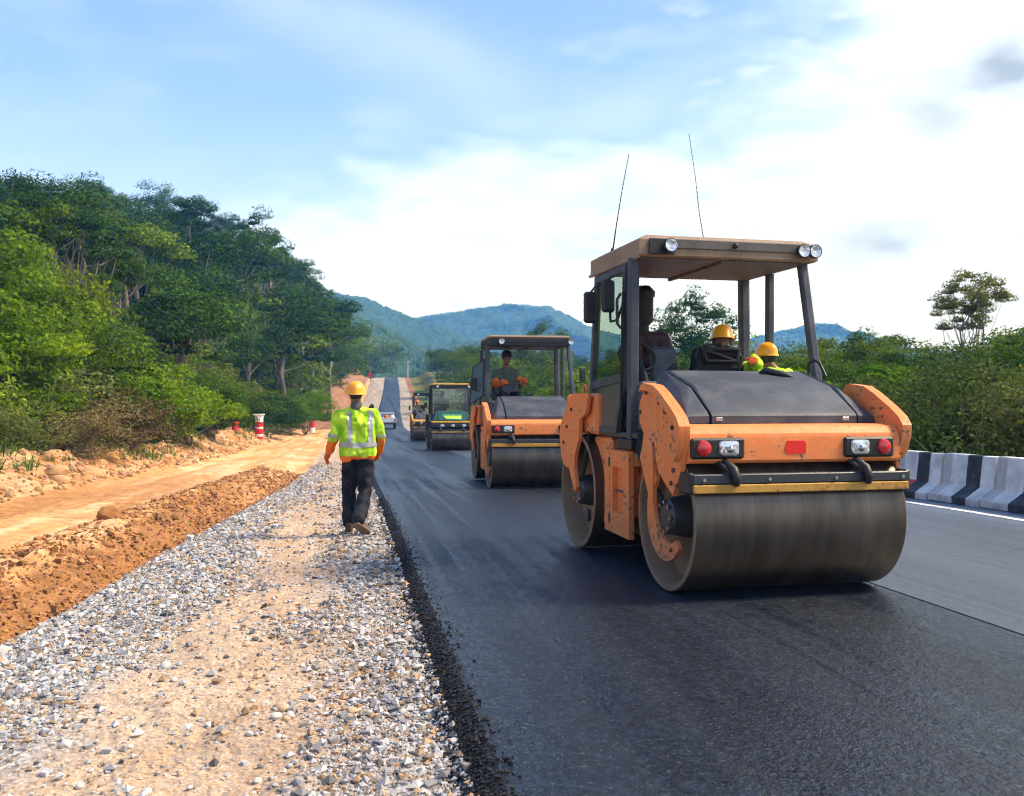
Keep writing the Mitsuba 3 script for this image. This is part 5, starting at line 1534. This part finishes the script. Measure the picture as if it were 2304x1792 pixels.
def helmet(key, to, c, bs, tilt=(0, 0), brim_dir=(0, 1), s=1.0):
    n, rows = 28, []
    for zz, rx, ry in ((-.012, .126, .148), (.0, .122, .146), (.012, .112, .136), (.05, .109, .132), (.09, .094, .114), (.12, .066, .08), (.135, .032, .04), (.138, .001, .001)):
        a = np.arange(n) * 2 * np.pi / n
        ridge = .006 * np.exp(-(np.cos(a) / .22) ** 2) * (zz > .02)
        out = np.where((np.sin(a) > .45) & (zz < .02), 1.14, 1.0)
        rows.append(np.stack([(rx + ridge) * np.cos(a) * out ** .3, (ry + ridge) * np.sin(a) * out, np.full(n, zz) + ridge], 1))
    V = np.vstack(rows) * s
    i, j = np.meshgrid(np.arange(len(rows) - 1), np.arange(n), indexing='ij')
    q = np.stack([i * n + j, i * n + (j + 1) % n, (i + 1) * n + (j + 1) % n, (i + 1) * n + j], -1).reshape(-1, 4)
    m = tri(V, np.vstack([q[:, [0, 1, 2]], q[:, [0, 2, 3]]]))
    inner = tri(V[:n * 6] * [.96, .96, .96], m.faces[(m.faces < n * 6).all(1)][:, ::-1])
    m = join([m, inner])
    m.apply_transform(trimesh.transformations.euler_matrix(tilt[0], tilt[1], math.atan2(-brim_dir[0], brim_dir[1])))
    m.apply_translation(c)
    put(f'{key}__hard_hat', mikit.ply(m, bs, smooth=40), to=to)


def shell_band(mesh, mask, off=.004):
    """the faces of a garment where mask holds, raised a little off it: sewn-on tape"""
    f = mesh.faces[mask[mesh.faces].all(1)]
    v = np.array(mesh.vertices) + mesh.vertex_normals * off
    m = trimesh.Trimesh(v, f, process=False)
    m.remove_unreferenced_vertices()
    return m


def shoe(key, to, heel, toe, roll=0.0, up=(0, 0, 1)):
    h, t_ = np.asarray(heel, float), np.asarray(toe, float)
    d = (t_ - h) / np.linalg.norm(t_ - h)
    u = np.asarray(up, float)
    u = u - d * (u @ d)
    u /= np.linalg.norm(u)
    m = blob([[(h + u * .055, .045), (h + u * .10, .05)], [(h + u * .05 + d * .02, .046), (h + d * .16 + u * .045, .046), (h + d * .235 + u * .035, .036)], [(h + u * .09 + d * .02, .046), (h + d * .14 + u * .055, .042)]], .02, 5)
    put(f'{key}__shoe', mikit.ply(m, 'm_shoe', smooth=True), to=to)
    s_ = np.cross(d, u)
    pts = []
    for a, w in ((-.055, .034), (-.03, .046), (.06, .040), (.16, .052), (.235, .045), (.275, .020)):
        for sg in (-1, 1):
            for hh in (-.004, .022):
                pts.append(h + d * a + s_ * w * sg + u * hh)
    put(f'{key}__sole', mikit.ply(hull(pts), 'm_sole', smooth=25), to=to)


# the walking worker, seen from behind
pw = spot(800, 1204, 11.45)
sw, tw_ = st_of(pw[0], pw[1])
pw[2] = float(height(sw, tw_)) + .012
toW = T().translate([float(x) for x in pw]).rotate([0, 0, 1], 9.2)
WK = thing('person', 'worker in a lime vest and yellow hard hat walking away along the gravel shoulder', 'person')
J = dict(head=(.0, .02, 1.715), neck=(.01, 0, 1.545), chest=(.02, 0, 1.32), pelvis=(.03, 0, .945), torso_w=1.12, sleeve=.62, hem=.045,
         shl=(-.192, 0, 1.432), shr=(.232, 0, 1.432), ell=(-.252, -.02, 1.185), elr=(.305, .02, 1.185), wrl=(-.318, .07, 1.00), wrr=(.285, .19, .985),
         hdl=(-.35, .25, -.9), hdr=(-.25, .55, -.8), pnl=(1, 0, 0), pnr=(-1, 0, 0), tsl=(.3, 1, 0), tsr=(-.2, 1, .1),
         hipl=(-.055, .02, .86), hipr=(.115, -.01, .86), knl=(-.080, .06, .49), knr=(.112, -.02, .49), anl=(-.075, .02, .105), anr=(.045, -.30, .20), toel=(-.085, .20, .05), toer=(.12, -.14, .10))
jm, hem = person(WK, toW, J, {'trousers': 'm_trouser'}, None)
v = np.array(jm.vertices)
arm = (np.abs(v[:, 0] - .02) > .205 + .06 * np.clip((1.45 - v[:, 2]) / .3, 0, 1))
band = (v[:, 2] < .948) & ~arm
put(f'{WK}__vest', mikit.ply(jm, 'm_lime', smooth=True), to=toW)
put(f'{WK}__orange_hem', mikit.ply(shell_band(jm, band, .006), 'm_hivis_orange', smooth=True), to=toW)
tape = (v[:, 2] > 1.035) & (v[:, 2] < 1.115) & ~arm
put(f'{WK}__reflective_tape', mikit.ply(shell_band(jm, tape, .005), 'm_reflex', smooth=True), to=toW)
for x0, x1 in ((-.125, -.055), (.125, .195)):
    strap = (v[:, 0] > x0 + .02) & (v[:, 0] < x1 + .02) & (v[:, 2] > 1.08) & (v[:, 2] < 1.50)
    put(f'{WK}__reflective_tape', mikit.ply(shell_band(jm, strap, .005), 'm_reflex', smooth=True), to=toW)
for x0, x1 in ((-.155, -.135), (.205, .222)):
    strap = (v[:, 0] > x0 + .02) & (v[:, 0] < x1 + .03) & (v[:, 2] > 1.08) & (v[:, 2] < 1.50)
for sd in (-1, 1):
    cuffm = ((v[:, 0] - .02) * sd > .235) & (v[:, 2] < 1.215) & (v[:, 2] > 1.16)
    if cuffm.sum() > 8:
        put(f'{WK}__sleeve_tape', mikit.ply(shell_band(jm, cuffm, .005), 'm_reflex', smooth=True), to=toW)
# orange sleeves and gloves
for sd, dirx in (('l', -1), ('r', 1)):
    el, wr = np.array(J['el' + sd]), np.array(J['wr' + sd])
    sl = blob([[(el * .8 + wr * .2, .062), (el * .4 + wr * .6, .060), (wr, .050)]], .02, 4)
    vv = np.array(sl.vertices)
    sl.vertices = vv + sl.vertex_normals * ((meshkit.fbm(vv * 16, 3, 6) - .5) * .03)[:, None]
    put(f'{WK}__sleeve', mikit.ply(sl, 'm_hivis_orange', smooth=True), to=toW)
    gl = blob([[(a + 0, r * 1.22) for a, r in ch] for ch in hand(wr, J['hd' + sd], J['pn' + sd], J['ts' + sd])], .012, 4)
    put(f'{WK}__glove', mikit.ply(gl, 'm_glove', smooth=True), to=toW)
scene['m_glove'] = tex(lambda p, n, uv: mix((.55, .09, .02), (.70, .16, .04), fbm(p.x * 20, p.y * 20, p.z * 20)), .8, spec=.2)
col = blob([[((.01, -.005, 1.52), .078), ((.01, .005, 1.565), .070)]], .02, 4)
put(f'{WK}__collar', mikit.ply(col, 'm_grey_cloth', smooth=True), to=toW)
helmet(WK, toW, (.0, .015, 1.706), 'm_helmet', tilt=(.05, 0), s=1.08)
shoe(WK, toW, (-.075, -.03, .0), (-.085, .20, .0))
shoe(WK, toW, (.030, -.335, .125), (.140, -.15, .015), up=(-.2, .5, .8))
rad = blob([[((.17, .10, 1.49), .03), ((.20, .06, 1.55), .028)]], .02, 3)
put(f'{WK}__radio', mikit.ply(rad, 'm_black', smooth=True), to=toW)


def seated(key, M, base, face, cloth_j, cloth_t, hat, lean=.0, size=1.0, arm_l=None, arm_r=None, hood_tape=False, yoke=False, drop=.0):
    """a person seated at base (u, v, w) on a machine; face = degrees turned from facing the viewer"""
    p = np.array(xyz(*base))
    to = M.to @ T().translate([float(x) for x in p]).rotate([0, 0, 1], 180 + float(face)).scale(size)
    J = dict(head=(0, .10 + lean * .3 + drop * .5, .80 - drop), neck=(0, .04 + lean * .22, .60 - drop * .4), chest=(0, .02 + lean * .12, .38), pelvis=(0, 0, .02), torso_w=1.0, sleeve=.95,
             shl=(-.20, .03 + lean * .16, .50), shr=(.20, .03 + lean * .16, .50), ell=(-.27, .16, .27), elr=(.27, .16, .27), wrl=(-.20, .40, .28), wrr=(.20, .40, .28),
             hdl=(.1, 1, .0), hdr=(-.1, 1, .0), pnl=(0, 0, -1), pnr=(0, 0, -1), tsl=(1, 0, .2), tsr=(-1, 0, .2),
             hipl=(-.10, .08, .0), hipr=(.10, .08, .0), knl=(-.14, .46, .02), knr=(.14, .46, .02), anl=(-.14, .46, -.38), anr=(.14, .46, -.38), toel=(-.15, .62, -.42), toer=(.15, .62, -.42))
    if arm_l:
        J.update(ell=arm_l[0], wrl=arm_l[1])
    if arm_r:
        J.update(elr=arm_r[0], wrr=arm_r[1])
    jm, hem = person(key, to, J, {'trousers': cloth_t}, None, lowfi=True)
    put(f'{key}__jacket', mikit.ply(jm, cloth_j, smooth=True), to=to)
    if hood_tape:
        vv = np.array(jm.vertices)
        put(f'{key}__reflective_tape', mikit.ply(shell_band(jm, (vv[:, 2] > .22) & (vv[:, 2] < .29) & (np.abs(vv[:, 0]) < .2), .005), 'm_reflex', smooth=True), to=to)
    if yoke:
        vv = np.array(jm.vertices)
        put(f'{key}__hi_vis_yoke', mikit.ply(shell_band(jm, (vv[:, 2] > .40), .006), 'm_lime', smooth=True), to=to)
        put(f'{key}__orange_band', mikit.ply(shell_band(jm, (vv[:, 2] > .31) & (vv[:, 2] < .40), .006), 'm_hivis_orange', smooth=True), to=to)
    helmet(key, to, (0, .095 + lean * .3 + drop * .5, .835 - drop), hat, tilt=(.05, 0))
    return to, J


# driver of the second roller
D2 = thing('person', 'driver in a grey-green shirt and dark helmet at the wheel of the second roller', 'person')
to2, J2 = seated(D2, M2, (-.32, -.52, 1.74), 8, 'm_olive_cloth', 'm_trouser', 'm_helmet_dark', lean=.1, arm_r=((.28, .18, .24), (.16, .44, .30)), arm_l=((-.31, .16, .26), (-.30, .40, .34)))
for sd in 'lr':
    e_, w_ = np.array(J2['el' + sd]), np.array(J2['wr' + sd])
    put(f'{D2}__sleeve', mikit.ply(blob([[(e_ * .55 + np.array(J2['sh' + sd]) * .45, .074), (e_, .068), (e_ * .3 + w_ * .7, .064), (w_, .054)]], .025, 4), 'm_hivis_orange', smooth=True), to=to2)
    put(f'{D2}__glove', mikit.ply(blob([[(a, r * 1.25) for a, r in ch] for ch in hand(w_, J2['hd' + sd], J2['pn' + sd], J2['ts' + sd])], .015, 4), 'm_glove', smooth=True), to=to2)
# the others
D3 = thing('person', 'dark-clothed driver behind the glass of the yellow and black roller', 'person')
seated(D3, M3, (-.25, -.45, 1.66), 0, 'm_olive_cloth', 'm_trouser', 'm_helmet_dark')
D4 = thing('person', 'driver in an orange helmet on the mostly hidden yellow roller', 'person')
seated(D4, M4, (-.62, .10, 1.55), 20, 'm_grey_cloth', 'm_trouser', 'm_helmet_orange')
D1p = thing('person', 'worker with yellow hard hat and lime jacket crouched behind the hood of the big roller', 'person')
seated(D1p, M1, (.85, -.22, 1.30), 195, 'm_lime', 'm_trouser', 'm_helmet', lean=.15, size=.87, hood_tape=True, drop=.10)
scene_bag = thing('tool_bag', 'black cloth tool bag with a flap on the control box of the big roller', 'bag')
bagm = blob([[((.05, .32, 1.80), .075), ((.44, .30, 1.80), .075)], [((.06, .32, 1.93), .068), ((.42, .30, 1.93), .068)], [((.05, .32, 1.80), .075), ((.06, .32, 1.93), .068)], [((.44, .30, 1.80), .075), ((.42, .30, 1.93), .068)], [((.05, .32, 1.80), .075), ((.42, .30, 1.93), .06)]], .03, 4)
put(f'{scene_bag}__bag', mikit.ply(bagm, 'm_bag', smooth=True), to=M1.to)
flap = blob([[((.06, .245, 1.975), .022), ((.43, .225, 1.975), .022)], [((.10, .225, 1.86), .016), ((.40, .205, 1.86), .016)], [((.06, .245, 1.975), .022), ((.10, .225, 1.86), .016)], [((.43, .225, 1.975), .022), ((.40, .205, 1.86), .016)], [((.06, .245, 1.975), .02), ((.40, .205, 1.86), .014)]], .02, 3)
put(f'{scene_bag}__flap', mikit.ply(flap, 'm_bag', smooth=True), to=M1.to)
put(f'{scene_bag}__strap', mikit.ply(tube([(.03, .27, 1.80), (-.01, .24, 1.90), (.03, .25, 1.99), (.20, .27, 2.03), (.40, .26, 2.0), (.47, .24, 1.90), (.44, .23, 1.76)], .012, 7), 'm_black', smooth=50), to=M1.to)
# the operator bent over the controls behind the bag
OP = thing('person', 'operator in dark clothes with hi-vis shoulders leaning over the bag in the big roller cab', 'person')
toO, JO = seated(OP, M1, (.40, -.52, 1.30), -25, 'm_bag', 'm_trouser', 'm_helmet', lean=.35, size=.95, arm_r=((.30, .22, .34), (.22, .42, .42)), arm_l=((-.33, .12, .56), (-.30, .36, .60)), yoke=True)
for sd, bs in (('l', 'm_lime'), ('r', 'm_hivis_orange')):
    e_, w_ = np.array(JO['el' + sd]), np.array(JO['wr' + sd])
    sl = blob([[(e_, .066), (e_ * .3 + w_ * .7, .062), (w_, .054)]], .02, 4)
    vv = np.array(sl.vertices)
    sl.vertices = vv + sl.vertex_normals * ((meshkit.fbm(vv * 17, 3, 6) - .5) * .035)[:, None]
    put(f'{OP}__sleeve', mikit.ply(sl, bs, smooth=True), to=toO)
    put(f'{OP}__glove', mikit.ply(blob([[(a_, r * 1.25) for a_, r in ch] for ch in hand(w_, JO['hd' + sd], JO['pn' + sd], JO['ts' + sd])], .015, 4), 'm_glove', smooth=True), to=toO)


# ------------------------------------------------------------------ striped posts on the verge, car, lamp post, sign
scene['m_post_white'] = plain((.80, .78, .74), .6)
scene['m_post_red'] = plain((.60, .02, .035), .55)


def striped_post(px, top, base, wpx, label, bands, cat='post', lid=False):
    for d in np.geomspace(15, 150, 3000):
        p = spot(px, base, d)
        s, t = st_of(p[0], p[1])
        if p[2] <= height(s, t):
            break
    z = float(height(s, t))
    H, width = (base - top) / 2110 * d, wpx / 2110 * d
    k_ = thing('striped_post', label, cat)
    y = z - .02
    for i, (frac, c) in enumerate(bands):
        h_ = H * frac
        r = width / 2 * (1.0 if i % 2 else 1.04)
        m = lathe([(y, .001), (y, r * .9), (y + h_ * .12, r), (y + h_ * .88, r), (y + h_, r * .92), (y + h_ + .001, .001)], (0, 0, 0), 18)
        m.apply_transform(trimesh.transformations.rotation_matrix(-math.pi / 2, [0, 1, 0]))
        v_ = np.array(m.vertices)
        m = tri(np.stack([v_[:, 0], v_[:, 1], v_[:, 2]], 1), m.faces)
        m.apply_translation([p[0], p[1], 0])
        put(f'{k_}__{"red_band" if c == "r" else "white_band"}', mikit.ply(m, 'm_post_red' if c == 'r' else 'm_post_white', smooth=40))
        y += h_
    if lid:
        put(f'{k_}__cap', mikit.ply(cbox(p[0] - width * .62, p[0] + width * .62, p[1] - width * .5, p[1] + width * .5, y, y + .07, .02), 'm_post_white', smooth=False))


striped_post(583, 932, 988, 18, 'tall red and white striped post with a white cap beside the dirt track', [(.10, 'r'), (.10, 'w'), (.22, 'r'), (.07, 'w'), (.20, 'r'), (.13, 'w'), (.14, 'w')], lid=True)
striped_post(529, 944, 972, 14, 'plain red drum half hidden behind the earth heap', [(1.0, 'r')], 'drum')
striped_post(673, 946, 964, 9, 'short red post further along the dirt track', [(1.0, 'r')])
striped_post(702, 945, 974, 13, 'red post with a white foot close to the walking worker', [(.4, 'w'), (.6, 'r')])

CAR = thing('parked_car', 'small silver pickup loaded with goods standing far down the road', 'car')
pc = spot(871, 965, 93)
sc_, tc_ = st_of(pc[0], pc[1])
pc[2] = float(height(sc_, tc_)) + .02
toC = T().translate([float(x) for x in pc]).rotate([0, 0, 1], 8)
scene['m_car'] = plain((.50, .53, .54), .3, metal=.4, clearcoat=1.0)
cb = hull([(x, y, z) for x, y, z in [(-.84, -2.1, .45), (.84, -2.1, .45), (-.88, -2.05, .75), (.88, -2.05, .75), (-.84, -2.0, 1.0), (.84, -2.0, 1.0), (-.86, 2.0, .42), (.86, 2.0, .42), (-.84, 2.1, .8), (.84, 2.1, .8), (-.8, 1.0, 1.02), (.8, 1.0, 1.02)]])
put(f'{CAR}__body', mikit.ply(cb, 'm_car', smooth=30), to=toC)
put(f'{CAR}__cabin', mikit.ply(hull([(-.78, -.5, 1.0), (.78, -.5, 1.0), (-.66, -.35, 1.55), (.66, -.35, 1.55), (-.66, .6, 1.55), (.66, .6, 1.55), (-.78, 1.1, 1.0), (.78, 1.1, 1.0)]), 'm_car', smooth=25), to=toC)
put(f'{CAR}__rear_window', mikit.ply(hull([(-.62, -.475, 1.1), (.62, -.475, 1.1), (-.55, -.40, 1.45), (.55, -.40, 1.45), (.55, -.38, 1.45), (-.55, -.38, 1.45), (-.62, -.45, 1.1), (.62, -.45, 1.1)]), 'm_tint', smooth=False), to=toC)
put(f'{CAR}__bumper', mikit.ply(cbox(-.86, .86, -2.22, -2.08, .42, .62, .03), 'm_dark_metal', smooth=False), to=toC)
for x in (-.74, .74):
    put(f'{CAR}__tail_light', mikit.ply(cbox(x - .07, x + .07, -2.10, -2.04, .68, .95, .01), 'm_lens_red', smooth=False), to=toC)
    for y in (-1.3, 1.35):
        w_ = trimesh.creation.cylinder(.33, .22, sections=24)
        w_.apply_transform(trimesh.transformations.rotation_matrix(math.pi / 2, [0, 1, 0]))
        w_.apply_translation([x, y, .33])
        put(f'{CAR}__wheel', mikit.ply(w_, 'm_rubber', smooth=40), to=toC)
for i, (x, y, z, r, bs, lb) in enumerate(((-.10, -1.35, 1.16, .23, 'm_hivis_orange', 'orange bundle lying on the load of the distant pickup'), (.48, -1.4, 1.14, .22, 'm_post_white', 'white sack lying on the load of the distant pickup'))):
    k_ = thing('load_sack', lb, 'sack')
    scene[k_] = {**mikit.ply(lump_mesh(i + 3, .75, 2, .25), bs, smooth=True), 'to_world': toC @ T().translate([x, y, z]).scale(r)}

LP = thing('lamp_post', 'pale utility post standing beyond the crest of the road', 'post')
pl = spot(917, 812, 214)
s_, t_ = st_of(pl[0], pl[1])
zb, zt = float(height(s_, t_)), CAM_H - (812 - 907) / 2110 * 214
put(f'{LP}__pole', mikit.ply(tube([(pl[0], pl[1], zb), (pl[0], pl[1], zt)], [.16, .13], 10), 'm_concrete_dirty', smooth=40))
put(f'{LP}__crossarm', mikit.ply(cbox(pl[0] - .6, pl[0] + .6, pl[1] - .1, pl[1] + .1, zt - .5, zt - .36, .03), 'm_concrete_dirty', smooth=False))
SG_ = thing('warning_sign', 'red triangular warning sign at the crest of the road', 'sign')
ps = spot(833, 845, 190)
s_, t_ = st_of(ps[0], ps[1])
zb = float(height(s_, t_))
zt = CAM_H - (845 - 907) / 2110 * 190
put(f'{SG_}__post', mikit.ply(tube([(ps[0], ps[1], zb - .2), (ps[0], ps[1], zt)], .07, 8), 'm_dark_metal', smooth=40))
put(f'{SG_}__board', mikit.ply(hull([(ps[0] + a, ps[1] + c, zt + b) for a, b in ((-.7, -.3), (.7, -.3), (0, 1.0)) for c in (-.12, -.08)]), 'm_post_red', smooth=False))
